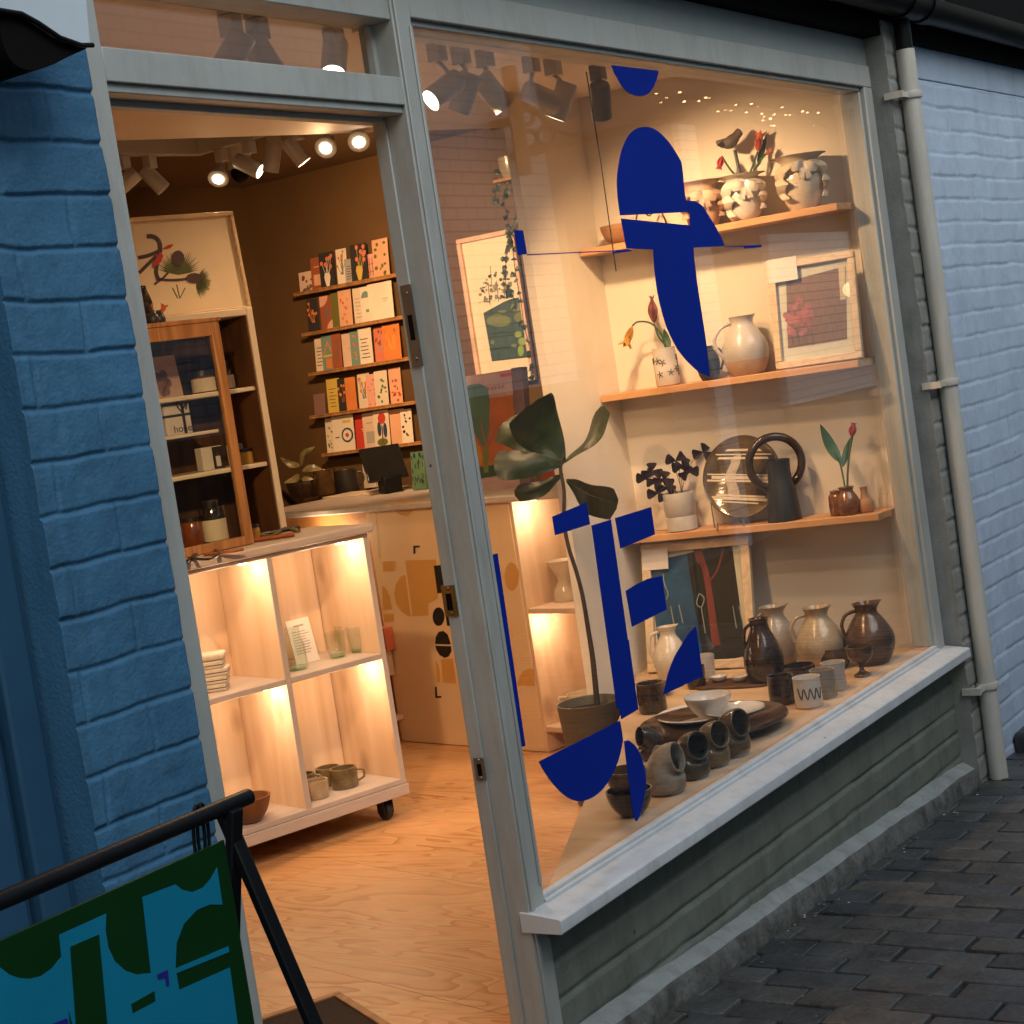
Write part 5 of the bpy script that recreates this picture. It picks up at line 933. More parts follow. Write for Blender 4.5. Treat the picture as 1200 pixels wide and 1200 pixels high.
J('cream jug with glossy brown streaks beside the pink tree picture, half behind a blue letter', 790, 796, sc(JUG, .72, .88), G_CREAM, [(-10, 58), (-20, 55), (-23, 42), (-20, 28), (-16, 22)], hr=1.9, spout=0)
J('tall narrow dark green-black jug with a brown streak, in front of the tallest brown jug', 899, 800, [(17, 0), (21, 6), (24, 24), (22, 40), (15, 56), (11, 66), (11, 74), (13, 77)], [G_DARK], [(-9, 72), (-17, 66), (-20, 52), (-18, 38)], hr=2.0)
J('tallest jug, ash brown with a narrow neck, behind the dark jug', 914, 779, [(18, 0), (23, 8), (25, 22), (22, 40), (14, 55), (12, 62), (16, 70)], G_GREY, [(-10, 64), (-17, 60), (-19, 48)], hr=1.8, spout=0)
J('beige jug with a bare brown foot and a wide loop handle', 965, 782, JUG, [G_BEIGE, M_RAW], [(-13, 64), (-24, 62), (-31, 52), (-31, 40), (-25, 28)], hr=2.1, spout=0, lower=16)
J('shiny dark brown jug at the right end of the window', 1023, 777, JUG, G_BROWN, [(-13, 64), (-24, 61), (-30, 51), (-29, 40), (-25, 30)], hr=2.1, spout=0)
def B(name, lab, cat, px, py, prof, m, handle=None, **k): return pot(name, lab, cat, pl_at(px, py), prof, m, handle, **k)
for i, (dz, r_) in enumerate(((0, 1.0), (17, 1.06))):
    P = pl_at(842, 778); s = mpp(P); pot('footed_cup', ('lower', 'upper')[i]+' cup of the pale grey stacked pair in front of the pink tree picture', 'cup', P+UZ*dz*s, [(8, 0), (8, 3), (6, 8), (12, 14), (15.5*r_, 22), (16*r_, 34)], G_PALE, group='pale grey stacked cups')
B('cup', 'pale grey cup standing left of the stacked pair', 'cup', 828, 795, [(9, 0), (11, 3), (12, 18), (12.5, 28)], G_PALE)
pl2 = [(14, 0), (18, 6), (20, 14), (18, 22), (18, 25)]
B('bowl', 'small brown bowl in front of the beige jug', 'bowl', 979, 783, pl2, G_BROWN)
gb_ = B('goblet', 'brown footed goblet in front of the shiny dark brown jug', 'goblet', 1011, 792, [(10, 0), (10, 2), (3.5, 6), (3.2, 12), (9, 17), (15, 24), (16, 36)], G_BROWN)
MUG = [(14, 0), (15, 2), (15, 16), (14.5, 30), (15, 32)]
B('mug', 'dark brown mug with lighter streaks left of the white zigzag mug', 'mug', 918, 824, sc(MUG, 1.05), G_DARK, [(12, 27), (20, 25), (21, 14), (14, 7)], hr=1.6, sm=1)
th, s = B('mug', 'white mug with a dark zigzag line and brown foot', 'mug', 949, 828, sc(MUG, 1.10, 1.12), [G_WHITE, M_RAW], None, sm=1, lower=2)
P = np.array(th.location); pts = []
phi0 = math.atan2(-HF[1], -HF[0])
for i in range(9): a = phi0+(-.9+i*.23); pts.append(P+V(math.cos(a), math.sin(a), 0)*16.75*s+UZ*((12 if i % 2 else 25)-i*.2)*s)
q = MB(); q.tube(smooth_path(pts, 4), .0017, 6); q.build('zigzag', pm('dark_slip', (.05, .04, .03), .5), th)
B('mug', 'plain ash grey mug behind the white zigzag mug', 'mug', 967, 817, sc(MUG, 1.0, 1.05), G_GREY, sm=1)
B('mug', 'pale waisted cup right of the ash grey mug', 'cup', 980, 808, [(13, 0), (14, 2), (12.5, 18), (14.5, 33)], G_PALE, sm=1)
B('bowl', 'dark glossy bowl behind the zigzag mug', 'bowl', 937, 799, [(12, 0), (17, 5), (20, 14), (20, 20)], G_DARK)
B('mug', 'dark glossy mug at the left of the white plates', 'mug', 766, 834, [(15, 0), (17, 3), (17, 20), (16, 33), (17, 35)], G_DARK, sm=1)
B('bowl', 'brown rimmed bowl behind the dark glossy mug', 'bowl', 772, 815, [(10, 0), (15, 6), (18, 14)], G_OLIVE)
B('glass', 'dark glossy tumbler behind the white bowl, below the blue quarter circle', 'tumbler', 817, 806, [(10, 0), (11, 2), (12, 16), (12, 26)], G_DARK, sm=1)
P = pl_at(838, 858); s = mpp(P); pt_ = thing('platter', 'very large round dark brown platter under the white plates', 'platter', P)
MB().lathe([(.0005, 0), (50*s, 0), (80*s, 9*s), (88*s, 14*s), (87*s, 17*s), (78*s, 12*s), (48*s, 4*s), (.0005, 3.5*s)], P, 64).build('body', glaze('platter_brown_glaze', (.035, .018, .009), (.085, .042, .020), .2), pt_)
for i, (px, py, r, lab) in enumerate(((820, 842, 52, 'larger white plate lying on the brown platter'), (862, 838, 36, 'smaller white plate at the right on the brown platter'))):
    P_ = at(px, py, 2, ZP+4.2*s+.003+i*.017); pq = thing('plate', lab, 'plate', P_)
    MB().lathe([(.0005, 0), (r*.6*s, 0), (r*.95*s, 5*s), (r*s, 7.5*s), (r*.985*s, 9*s), (r*.9*s, 6.3*s), (r*.55*s, 2.3*s), (.0005, 2*s)], P_, 48).build('body', G_WHITE, pq)
P_ = at(832, 838, 2, ZP+8*s+.014); pot('bowl', 'white bowl standing on the white plates', 'bowl', P_, [(14, 0), (15, 2), (22, 10), (27, 19), (28.5, 24)], G_WHITE)
P = pl_at(862, 802); tr_ = thing('serving_tray', 'flat dark tray with cut-out handles behind the white bowl', 'tray', P); s = mpp(P)
q = MB(); FT = Fr(P, -DWn, V(-.9952, -.098, 0), UZ); q.slab(FT, [(x*s, y*s) for x, y in smooth2([(-40, -22), (0, -26), (42, -22), (46, 0), (42, 22), (0, 26), (-40, 22), (-44, 0), (-40, -22)], 4)[:-1]], .0, .008); q.build('board', M_DKWOOD, tr_, bevel=.002)
for px, lab in ((843, 'small white dipping dish at the left on the dark tray'), (868, 'small white dipping dish at the right on the dark tray')):
    P_ = at(px, 798, 2, ZP+.0095); pot('dish', lab, 'dish', P_, [(6, 0), (9, 3), (10, 6)], G_WHITE, t=1.2, group='white dishes on the tray')
tag(MB().fbox(Fr(pl_at(868, 782), -DWn, V(-.9952, -.098, 0), UZ), -.03, .03, -.02, .02, .0, .014).build('notebook', M_PAPER, bevel=.001), 'small white block of paper under the frame beside the dark jug', 'notebook')
# salt pigs: rounded pots that bend forward into a wide open mouth
def salt_pig(lab, px, py, k, m, knob=False, turn=0.):
    P = pl_at(px, py); s = mpp(P)*k; t = thing('salt_pig', lab, 'salt pig', P, 'salt pigs along the window'); f = HR*math.cos(rad(turn))-HF*math.sin(rad(turn))
    def at_(a, h): return P+f*(a*s)+UZ*(h*s)
    cs = [at_(0, 0), at_(0, 4), at_(0, 16), at_(1, 27), at_(5, 36), at_(12, 40), at_(20, 41)]; rs = [20*s, 22*s, 24*s, 23*s, 20*s, 17.5*s, 18*s]
    dirs = [UZ, UZ, UZ, UZ*.9+f*.3, UZ*.6+f*.8, UZ*.25+f, UZ*.2+f]
    def ring(c, r, a):
        a = a/np.linalg.norm(a); x = np.cross(a, np.cross(f, UZ)); x /= np.linalg.norm(x); y = np.cross(a, x); return [c+x*r*math.cos(2*math.pi*j/30)+y*r*math.sin(2*math.pi*j/30) for j in range(30)]
    R = [ring(c, r, a) for c, r, a in zip(cs, rs, dirs)]; R += [ring(c-a*.0005, r-3.2*s, a) for c, r, a in list(zip(cs, rs, dirs))[::-1][:-1]]
    o = MB().rings(R, True, True).build('body', m, t); sd = o.modifiers.new('smooth', 'SUBSURF'); sd.levels = sd.render_levels = 1
    if knob: MB().tube(smooth_path([at_(-6, 34), at_(-9, 47), at_(-2, 52), at_(6, 46), at_(8, 38)], 5), 2.6*s, 8).build('handle', m, t)
salt_pig('grey speckled salt pig nearest the blue leaf shape', 782, 929, 1.05, glaze('grey_speckle_glaze', (.20, .17, .13), (.33, .285, .22), .45, 40, .1), True, 30)
salt_pig('dark salt pig second in the row from the grey one', 812, 911, .98, glaze('dark_olive_glaze', (.030, .024, .014), (.075, .058, .034), .3), False, 55)
salt_pig('olive brown salt pig third in the row from the grey one', 836, 897, .95, G_OLIVE, False, 50)
salt_pig('glossy brown salt pig at the far end of the row', 859, 885, .98, glaze('streaked_brown_glaze', (.060, .038, .018), (.16, .11, .055), .2), False, 45)
salt_pig('small dark salt pig with a loop handle behind the grey one', 766, 889, .72, G_DARK, True, 160)
B('bowl', 'lower dark glossy bowl of the stacked pair behind the blue leaf shape', 'bowl', 741, 955, [(12, 0), (20, 8), (26, 20), (28, 31)], G_DARK, group='dark stacked bowls'); P = pl_at(741, 955); s = mpp(P)
pot('bowl', 'upper dark bowl of the stacked pair behind the blue leaf shape', 'bowl', P+UZ*26*s, [(12, 0), (20, 7), (24, 18), (25, 29)], G_BROWN, group='dark stacked bowls')
# ---- fiddle-leaf fig on the floor behind the platform
rim = at(689, 822, 2, .47); PB = V(rim[0], rim[1], ZF+.001); s = mpp(rim)
fp_ = thing('plant_pot', 'large olive-grey plant pot on the floor holding the fiddle-leaf fig', 'plant pot', PB)
H = .47-ZF
MB().lathe(lathe_vessel([(28*s, 0), (29*s, .004), (37*s, H-.004), (38*s, H)], 2.2*s), PB, 48).build('body', pm('olive_grey_clay', (.095, .08, .05), .55, .12, 14, bump=.15), fp_)
MB().lathe([(.0005, H-.035), (34*s, H-.033), (34.5*s, H-.028), (.0005, H-.024)], PB, 32).build('soil', pm('potting_soil', (.02, .014, .010), .95, .4, 90, bump=.9), fp_)
fg = thing('fiddle_leaf_fig', 'tall thin fiddle-leaf fig with six big dark leaves behind the window letters', 'plant', V(rim[0], rim[1], .44))
d = lambda px, py, o=0.: dep(px, py, rim, o)
MB().tube(smooth_path([d(700, 826), d(695, 775), d(690, 742), d(683, 700), d(676, 672), d(666, 640), d(661, 610), d(661, 575), d(657, 550), d(660, 535)], 5), list(np.interp(np.linspace(0, 1, 46), [0, .3, 1], [.0095, .0068, .005])), 8).build('stem', M_BARK, fg)
M_FIG, N, L, Pn = nodes('fig_leaf'); g_ = N.new('ShaderNodeTexCoord'); nz = N.new('ShaderNodeTexNoise'); nz.inputs['Scale'].default_value = 22; L.new(g_.outputs['Object'], nz.inputs[0])
cr = N.new('ShaderNodeValToRGB'); cr.color_ramp.elements[0].position = .35; cr.color_ramp.elements[0].color = (.014, .025, .007, 1); cr.color_ramp.elements[1].position = .7; cr.color_ramp.elements[1].color = (.034, .050, .014, 1); L.new(nz.outputs['Fac'], cr.inputs[0]); L.new(cr.outputs[0], Pn.inputs['Base Color'])
Pn.inputs['Roughness'].default_value = .36; tl_ = N.new('ShaderNodeBsdfTranslucent'); tl_.inputs[0].default_value = (.10, .13, .02, 1); mxs = N.new('ShaderNodeMixShader'); mxs.inputs[0].default_value = .2; L.new(Pn.outputs[0], mxs.inputs[1]); L.new(tl_.outputs[0], mxs.inputs[2]); L.new(mxs.outputs[0], N['Material Output'].inputs[0]); b = N.new('ShaderNodeBump'); b.inputs['Strength'].default_value = .4; b.inputs['Distance'].default_value = .006; L.new(nz.outputs['Fac'], b.inputs['Height']); L.new(b.outputs[0], Pn.inputs['Normal'])
FIDDLE = lambda t: min(1, (.10+.62*math.sin(min(1, t*1.6)*math.pi*.5)+.38*t)*(1 if t < .86 else math.sqrt(max(0, 1-((t-.86)/.145)**2))))
for (bx, by, bo), (tx, ty, to), side, wd, bend in (
    ((661, 543, 0), (622, 474, -.09), HR+HF*.35+UZ*.4, 66, .14), ((661, 542, 0), (706, 476, .04), HR*.8+UZ*.6-HF*.25, 40, .10), ((659, 545, 0), (579, 546, -.05), UZ+HF*.35, 36, -.10), ((660, 556, 0), (603, 578, .06), UZ+HF*.9, 26, .10),
    ((664, 563, 0), (724, 590, -.06), UZ*.9-HR*.4-HF*.25, 52, .08), ((660, 541, 0), (588, 498, .08), UZ*.8+HF*.5+HR*.4, 46, -.16)):
    MB().leaf(d(bx, by, bo), d(tx, ty, to), side, wd*mpp(rim), FIDDLE, bend, .12, k=14, th=.0013, veins=(.0011, 1)).build('leaf', [M_FIG, pm('fig_vein', (.085, .10, .04), .45)], fg)
# ---- trailing ivy before the lily-pond print
P = at(598, 196, 0, XW-.16); iv = thing('trailing_ivy', 'ivy trailing down over the lily pond print from a small shelf pot', 'plant', P); s = mpp(P)
d = lambda px, py, o=0.: dep(px, py, P, o)
vn = MB(); lv = MB(); pr = random.Random(12)
for path in ([(600, 205), (590, 230), (596, 260), (601, 290), (604, 320), (610, 350), (614, 380), (620, 405), (626, 442)], [(602, 205), (606, 240), (600, 270), (594, 300), (592, 330), (600, 345), (606, 360)], [(598, 203), (584, 200), (582, 222), (578, 236)], [(604, 205), (612, 235), (606, 262), (598, 285), (590, 306)]):
    sp = smooth_path([d(x, y, pr.uniform(-.03, .03)) for x, y in path], 6); vn.tube(sp, .0016, 5)
    for i in range(2, len(sp), 1):
        if pr.random() < .62:
            c = sp[i]; a = pr.uniform(0, 6.28); e = c+(HR*math.cos(a)+UZ*(math.sin(a)-.4)+HF*pr.uniform(-.5, .5))*pr.uniform(5, 8.5)*s; lv.leaf(c, e, HR*-math.sin(a)+UZ*math.cos(a)+HF*pr.uniform(-.4, .4), pr.uniform(5, 8)*s, lambda t: math.sin(math.pi*min(1, t**.6)), .1, .12, k=5)
vn.build('stem', M_BARK, iv); lv.build('leaves', pm('ivy_leaf', (.035, .055, .022), .45, .45, 30), iv)
pot('hanging_pot', 'small grey pot of ivy on a bracket above the lily pond print', 'plant pot', d(601, 208), [(11, 0), (14, 10), (15, 24)], G_GREY)
bk = thing('wall_bracket', 'small wooden bracket shelf under the ivy pot', 'bracket', d(601, 209)); P_ = d(601, 208); MB().box(P_[0]-.06, XW-.004, P_[1]-.06, P_[1]+.06, P_[2]-.014, P_[2]-.001).build('board', M_OAK, bk, bevel=.002)
# ---- things on the counter
def kt(px, py): return at(px, py, 2, ZK+.0005)
def KB(name, lab, cat, px, py, prof, m, handle=None, **k): return pot(name, lab, cat, kt(px, py), prof, m, handle, **k)
KB('mug', 'black mug with a round handle on the counter papers', 'mug', 408, 577, [(13, 0), (14, 2), (13.5, 26), (14, 27)], G_BLACKC, [(12, 22), (19, 21), (20, 12), (13, 6)], hr=1.5, sm=1)
KB('mug', 'dark brown mug left of the black mug on the counter', 'mug', 384, 579, [(12, 0), (13, 2), (13, 28), (13.5, 29)], G_BROWN, [(-11, 24), (-18, 22), (-19, 12), (-12, 6)], hr=1.5, sm=1)
P = kt(358, 583); tag(MB().fbox(Fr(kt(425, 579), FK.u, FK.n, UZ), -.20, .12, -.10, .06, .0, .006).build('paper_sheets', pm('cream_paper_sheets', (.66, .55, .42), .7)), 'cream papers lying on the counter under the mugs', 'papers')
pot('plant_pot', 'dark pot of the variegated plant at the far end of the counter', 'plant pot', P, [(16, 0), (19, 10), (20, 20)], G_DARK); vp = thing('variegated_plant', 'young rubber plant with cream-edged leaves on the counter', 'plant', P+UZ*.05)
d = lambda px, py, o=0.: dep(px, py, P, o); M_VAR = pm('variegated_leaf', (.022, .030, .012), .35, .3, 10, col2=(.42, .34, .17))
MB().tube([P+UZ*.04, d(352, 545)], .003, 6).build('stem', M_BARK, vp); q = MB()
for a_, b_, w_2 in (((352, 546), (328, 536), 9), ((353, 546), (369, 523), 14), ((354, 552), (378, 550), 10), ((351, 556), (333, 566), 12), ((353, 560), (372, 572), 10)): q.leaf(d(*a_), d(*b_), UZ*.6+HF*.4+HR*.2, w_2*mpp(P), bend=.15)
q.build('leaf', M_VAR, vp)
P = kt(461, 577); ts = thing('card_terminal', 'black tablet till on a stubby stand on the counter', 'tablet till', P); s = mpp(P)
FTb = Fr(P+UZ*.05, HR*.93+HF*.35, UZ*.72+HF*.5-HR*.15)
fb(FTb, 'screen', pm('black_glass_screen', (.012, .012, .013), .12), ts, (-.10, .075, .0, .17, 0, .012), bevel=.004); q = MB(); q.fbox(Fr(P, HR*.9+HF*.4), -.045, .035, 0, .07, -.05, .03); q.build('stand', M_BLACK, ts, bevel=.006)
F = Fr(kt(489, 575)+V(.02, .0, 0), FK.u, V(0, 0, 1)-FK.n*.1); gb2 = tag(MB().fbox(F, -.045, .035, .001, .155, -.016, 0).build('book', pm('mid_green_cover', (.085, .17, .09), .5, .12, 12), bevel=.001), 'green patterned book standing on the counter beside the till', 'book'); q = MB(); pr = random.Random(5)
for i in range(24): x, y = pr.uniform(-.04, .03), pr.uniform(.01, .14); q.slab(F, [(x, y), (x+.006, y), (x+.003, y+.018), (x-.002, y+.016)], .0003, .0009)
q.build('pattern', M_NAVY, gb2)
F = Fr(kt(432, 573)+V(.06, .0, 0), FK.u, V(0, 0, 1)-FK.n*.08)
for i, (a, w_2, h, lab) in enumerate(((-.09, .075, .13, 'cream card reading CORK behind the black mug on the counter'), (-.005, .10, .15, 'plain cream card behind the till on the counter'))):
    o = tag(MB().fbox(F, a, a+w_2, .0, h, -.012-.004*i, -.002-.004*i).build('boxed_card', cm('cream')), lab, 'card')
    if i == 0:
        lettering('CORK', .026, M_INK, o, F, a+.006, .098, -.0012)
ob = thing('small_box', 'orange-red box behind the fig leaves at the end of the counter', 'box', kt(640, 567)); FO = Fr(kt(640, 567), FK.u); q = MB(); q.fbox(FO, -.08, .05, .001, .075, -.16, -.06); q.build('body', pm('orange_red_card', (.45, .08, .02), .5), ob, bevel=.002); q = MB(); q.fbox(FO, -.083, .053, .0755, .092, -.163, -.057); q.build('lid', pm('deep_red_card', (.30, .035, .015), .5), ob, bevel=.002)
# cream pots in the lit end shelves of the counter
def kc(px, py, z, c=-.14): P = FK.w(px, py); d_ = ray(px, py); n = FK.n; t = ((FK.o+n*c-CAM)@n)/(d_@n); P = CAM+d_*t; return V(P[0], P[1], z)
pot('coffee_dripper', 'cream hourglass coffee dripper on the lit upper shelf of the counter', 'coffee dripper', kc(664, 702, z1+.001), [(14, 0), (15, 2), (13, 14), (7, 25), (8, 28), (18, 48)], G_CREAM, sm=1)
pot('mug', 'cream mug with a large handle on the lit lower shelf of the counter', 'mug', kc(684, 812, z0+.001), [(15, 0), (16, 2), (20, 26), (21, 30)], G_CREAM, [(-18, 26), (-29, 28), (-28, 18), (-17, 4)], hr=2.0, sm=1)
# ---- things in the pine unit
def uc(px, py, z, c): n = FU.n; d_ = ray(px, py); t = ((FU.o+n*c-CAM)@n)/(d_@n); P = CAM+d_*t; return V(P[0], P[1], z+.0008)
M_GRNGL = glass_mat('green_tinted_glass', (.955, .985, .96), base=.06); M_STRIPE = pm('blue_striped_linen', (.62, .56, .48), .8, .1, 40)
def gls(name, lab, px, py, z, c, prof, group=None):
    P = uc(px, py, z, c); s = mpp(P); t = thing(name, lab, 'glass', P, group); MB().lathe(lathe_vessel([(r*s, h*s) for r, h in prof], 1.3*s), P, 30).build('body', M_GRNGL, t)
    MB().lathe([(.0005, 0.5*s), (prof[0][0]*.93*s, .5*s), (prof[0][0]*.95*s, 4.0*s), (.0005, 3.2*s)], P, 24).build('base', glass_mat('green_glass_base', tint=(.72, .88, .74), base=.06), t)
gls('carafe', 'tall pale green glass carafe in front of the white information card', 349, 783, zs, -.10, [(12, 0), (13, 3), (12, 30), (9, 38), (9, 50)])
gls('tumbler', 'pale green glass tumbler at the left of the pair in the pine unit', 396, 770, zs, -.13, [(9, 0), (10, 2), (12, 20), (12.5, 30)], 'green tumblers'); gls('tumbler', 'pale green glass tumbler at the right of the pair in the pine unit', 421, 765, zs, -.13, [(9, 0), (10, 2), (12, 20), (12.5, 30)], 'green tumblers'); gls('tumbler', 'pale green glass tumbler behind the pair in the pine unit', 408, 764, zs, -.22, [(9, 0), (10, 2), (12, 20), (12.5, 30)], 'green tumblers')
P = uc(362, 777, zs, -.17); Fc = Fr(P, FU.u, UZ-FU.n*.22); s = mpp(P); ic = tag(MB().fbox(Fc, -17*s, 15*s, 0, 53*s, 0, .003).build('information_card', M_PAPER), 'white information card leaning behind the green carafe', 'card')
q = MB(); pr = random.Random(3); q.fbox(Fc, -8*s, 6*s, 44*s, 46*s, .0032, .0036)
for k in range(9): q.fbox(Fc, -13*s, (pr.uniform(4, 12))*s, (12+k*3.2)*s, (12.9+k*3.2)*s, .0032, .0036)
q.build('text_lines', pm('grey_print', (.30, .28, .27), .6), ic)
for k in range(5):
    P = uc(252, 803, zs, -.12); s = mpp(P); c = P+UZ*(k*9.0*s)+HR*((-2+k % 3*2)*s)
    t = thing('linen_stack', ('bottom', 'second lowest', 'middle', 'second highest', 'top')[k]+' folded linen cloth of the striped pile at the left of the pine unit', 'cloth', c, 'folded striped cloths')
    F = Fr(c, HR, UZ, -HF); q = MB(); R = []
    for j in range(9):
        a = j/8; ww = (17-1.0*abs(a-.5)**2*8+math.sin(k+j)*.5)*s; R.append(None)
    q.fbox(F, -20*s, 17*s, 0, 8.6*s, -14*s, 14*s, 0)
    if k != 4:
        q.fbox(F, -20.1*s, 17.1*s, 2.5*s, 5.2*s, -14.1*s, 14.15*s, 1)
    q.build('cloth', [M_STRIPE, pm('navy_stripe', (.05, .055, .08), .8)], t, bevel=3.0*s, seg=3)
P = uc(292, 952, zb, -.06); pot('wooden_bowl', 'dark brown wooden bowl at the lower left of the pine unit', 'bowl', P, [(11, 0), (16, 4), (24, 16), (28, 30)], pm('turned_dark_wood', (.16, .065, .025), .4, .3, 14, stretch=(1, 1, .3)), t=2.5)
def um(lab, px, py, c, m, hs, k=1.0): return pot('mug', lab, 'mug', uc(px, py, zb, c), sc([(14, 0), (15, 2), (15.5, 17), (15, 22)], k), m, [(hs*13*k, 18*k), (hs*22*k, 17*k), (hs*22*k, 9*k), (hs*14*k, 5*k)], hr=1.5, sm=1, group='mugs in the pine unit')
um('olive mug with its handle to the right at the front of the lower right cubbyhole', 405, 921, -.11, G_OLIVE, 1, 1.05); um('olive brown mug behind the front olive mug in the lower right cubbyhole', 386, 915, -.20, G_OLIVE, 1, .95); um('green-brown mug half behind the unit divider', 355, 909, -.22, G_OLIVE, 1, .9)
um('pale upturned mug in the lower right cubbyhole', 372, 928, -.09, G_BEIGE, -1, .95)
# straps and tools on top of the unit
M_LEATH = pm('tan_leather', (.30, .085, .025), .45, .2, 30); M_DLEATH = pm('black_leather', (.018, .014, .012), .4, .2, 30); M_OLV = pm('olive_cloth', (.12, .10, .05), .8, .2, 30)
def ut(px, py, dz=.008): P = at(px, py, 2, ZU+dz); return P
for k, (path, m, r, lab) in enumerate((([(205, 652), (232, 643), (262, 640), (290, 634), (318, 630), (345, 626)], M_LEATH, .010, 'tan leather strap lying along the top of the pine unit'), ([(212, 646), (240, 637), (262, 633), (288, 628), (310, 624), (350, 616)], M_DLEATH, .009, 'black leather strap behind the tan one on the pine unit'), ([(218, 655), (240, 640), (256, 645), (244, 652), (222, 651)], M_DLEATH, .006, 'looped black cord at the left of the pine unit top'), ([(296, 624), (316, 628), (335, 619), (350, 622)], M_OLV, .008, 'olive cloth strap at the right of the pine unit top'), ([(240, 648), (262, 646), (285, 642)], M_LEATH, .007, 'short orange leather strap nearest the edge of the unit top'))):
    q = MB(); q.tube(smooth_path([ut(x, y, r*.8+.004*(k % 3)) for x, y in path], 6), r, 8); zm = min(v[2] for v in q.v); q.v = [(x, y, ZU+.0006+(z-zm)*.7) for x, y, z in q.v]; tag(q.build('strap', m), lab, 'strap')
# ---- things in the oak case and the cabinet
def onF(F, px, py, c, z): n = F.n; d_ = ray(px, py); t = ((F.o+n*c-CAM)@n)/(d_@n); P = CAM+d_*t; return V(P[0], P[1], z+.0008)
AMBG = pm('amber_glass', (.16, .040, .008), .08, .2, 12, coat=.6); DKG = pm('dark_brown_glass', (.022, .012, .008), .08, .2, 12, coat=.6); M_LAB = pm('pale_paper_label', (.56, .50, .38), .6, .05); YEL = pm('yellow_balm', (.45, .26, .05), .3); M_BKLID = pm('black_lid', (.015, .014, .014), .35)
def jar(lab, P, r, h, m, lid=None, label=None, neck=0.):
    s = mpp(P); t = thing('jar', lab, 'jar', P); r *= s; h *= s
    pf_ = [(.0005, 0), (r*.95, 0), (r, r*.08), (r, h*(.78 if neck else .97)), (r*(.5 if neck else .94), h*(.88 if neck else 1)), (r*(.42 if neck else .9), h), (.0005, h)]
    MB().lathe(pf_, P, 28).build('body', m, t)
    if lid: MB().lathe([(.0005, 0), (r*lid[0], 0), (r*lid[0], lid[1]*s), (.0005, lid[1]*s+.001)], P+UZ*(h+.0005), 24).build('lid', M_BKLID, t)
    if label: MB().lathe([(r*1.006, h*label[0]), (r*1.012, h*label[0]), (r*1.012, h*label[1]), (r*1.006, h*label[1])], P, 28, cap=False).build('label', M_LAB, t)
ZC = db+.0125
jar('squat amber glass jar at the bottom left of the oak case', onF(FD, 226, 627, -.07, ZC), 13, 32, AMBG, (.9, 5)); jar('dark brown bottle with a pale paper label beside the amber jar', onF(FD, 252, 624, -.06, ZC), 15, 44, DKG, (.6, 8), (.12, .68)); jar('small yellow jar right of the oak case door', onF(FCab, 295, 618, .08, ZU), 9, 12, YEL, (1, 4))
jar('round jar with a cream label on the upper cabinet shelf', onF(FCab, 240, 459, -.08, zA), 14, 19, AMBG, (.95, 7), (.08, .9)); jar('black dropper bottle with a cream label on the upper cabinet shelf', onF(FCab, 268, 453, -.07, zA), 8, 24, DKG, (.5, 9), (.05, .7)); jar('yellow balm jar on the lower cabinet shelf', onF(FCab, 289, 543, -.08, zB), 9, 14, YEL, (1.02, 4))
def cbx(name, lab, F, x0, x1, yb, yt, c, z, m, dpt=.04):
    P = onF(F, (x0+x1)/2, yb, c, z); s = mpp(P); t = thing(name, lab, 'box', P); Fz = Fr(P, F.u); k = .97; MB().fbox(Fz, -(x1-x0)/2*s*k, (x1-x0)/2*s*k, 0, (yb-yt)*s, -dpt, 0).build('body', m, t, bevel=.0015); return t, Fz, s
M_GIFT = pm('white_gift_card', (.62, .58, .54), .6, .04)
t, F, s = cbx('gift_box', 'white gift box tied with black ribbon in the cabinet', FCab, 194, 229, 509, 474, -.06, zA2, M_GIFT)
MB().fbox(F, -17.3*s, 17.3*s, 21*s, 24*s, -.0405, .001).fbox(F, 6*s, 9.5*s, .001, 35.2*s, -.0405, .0014).tube(smooth_path([F.pt(8*s, 23*s, .003), F.pt(1*s, 33*s, .004), F.pt(3*s, 38*s, .003), F.pt(8*s, 30*s, .004), F.pt(14*s, 37*s, .003), F.pt(12*s, 28*s, .003)], 5), .0022, 6).build('ribbon', M_DLEATH, t)
lettering('honey', 12*s, M_INK, t, F, -8*s, 3*s, .0015)
t, F, s = cbx('small_box', 'white carton printed with a dark bottle on the lower cabinet shelf', FCab, 237, 266, 551, 524, -.08, zB, M_GIFT); q = MB(); q.fbox(F, .5*s, 14*s, .5*s, 26*s, .0003, .001, 0); q.fbox(F, 4*s, 10*s, 3*s, 15*s, .0011, .0018, 1); q.fbox(F, 5.5*s, 8.5*s, 15*s, 20*s, .0011, .0018, 2); q.build('print', [M_DLEATH, M_GIFT, M_DKWOOD], t)
t, F, s = cbx('small_box', 'flat white carton lettered ETAL behind the yellow balm jar', FCab, 274, 289, 541, 517, -.15, zB, M_GIFT)
lettering('ETAL', 5.2*s, M_INK, t, F, -6.5*s, 19*s, .0012)
P = onF(FCab, 200, 462, -.08, zA); F = Fr(P, FCab.u, UZ-FCab.n*.15); s = mpp(P); o = tag(MB().fbox(F, -18*s, 17*s, 0, 50*s, -.01, 0).build('book', pm('dusty_pink_cover', (.42, .29, .25), .5, .08), bevel=.001), 'dusty pink book with a smoky plum cloud on the upper cabinet shelf', 'book'); q = MB(); pr = random.Random(3)
for i in range(16):
    cx, cy = pr.uniform(-12, 0), pr.uniform(7, 30); q.slab(F, [((cx+5*math.cos(t))*s, (cy+6*math.sin(t))*s) for t in np.linspace(0, 5.7, 9)], .0003+.0001*(i % 6), .0008+.0001*(i % 6))
q.build('cover_art', pm('plum_smoke', (.16, .09, .09), .5), o)
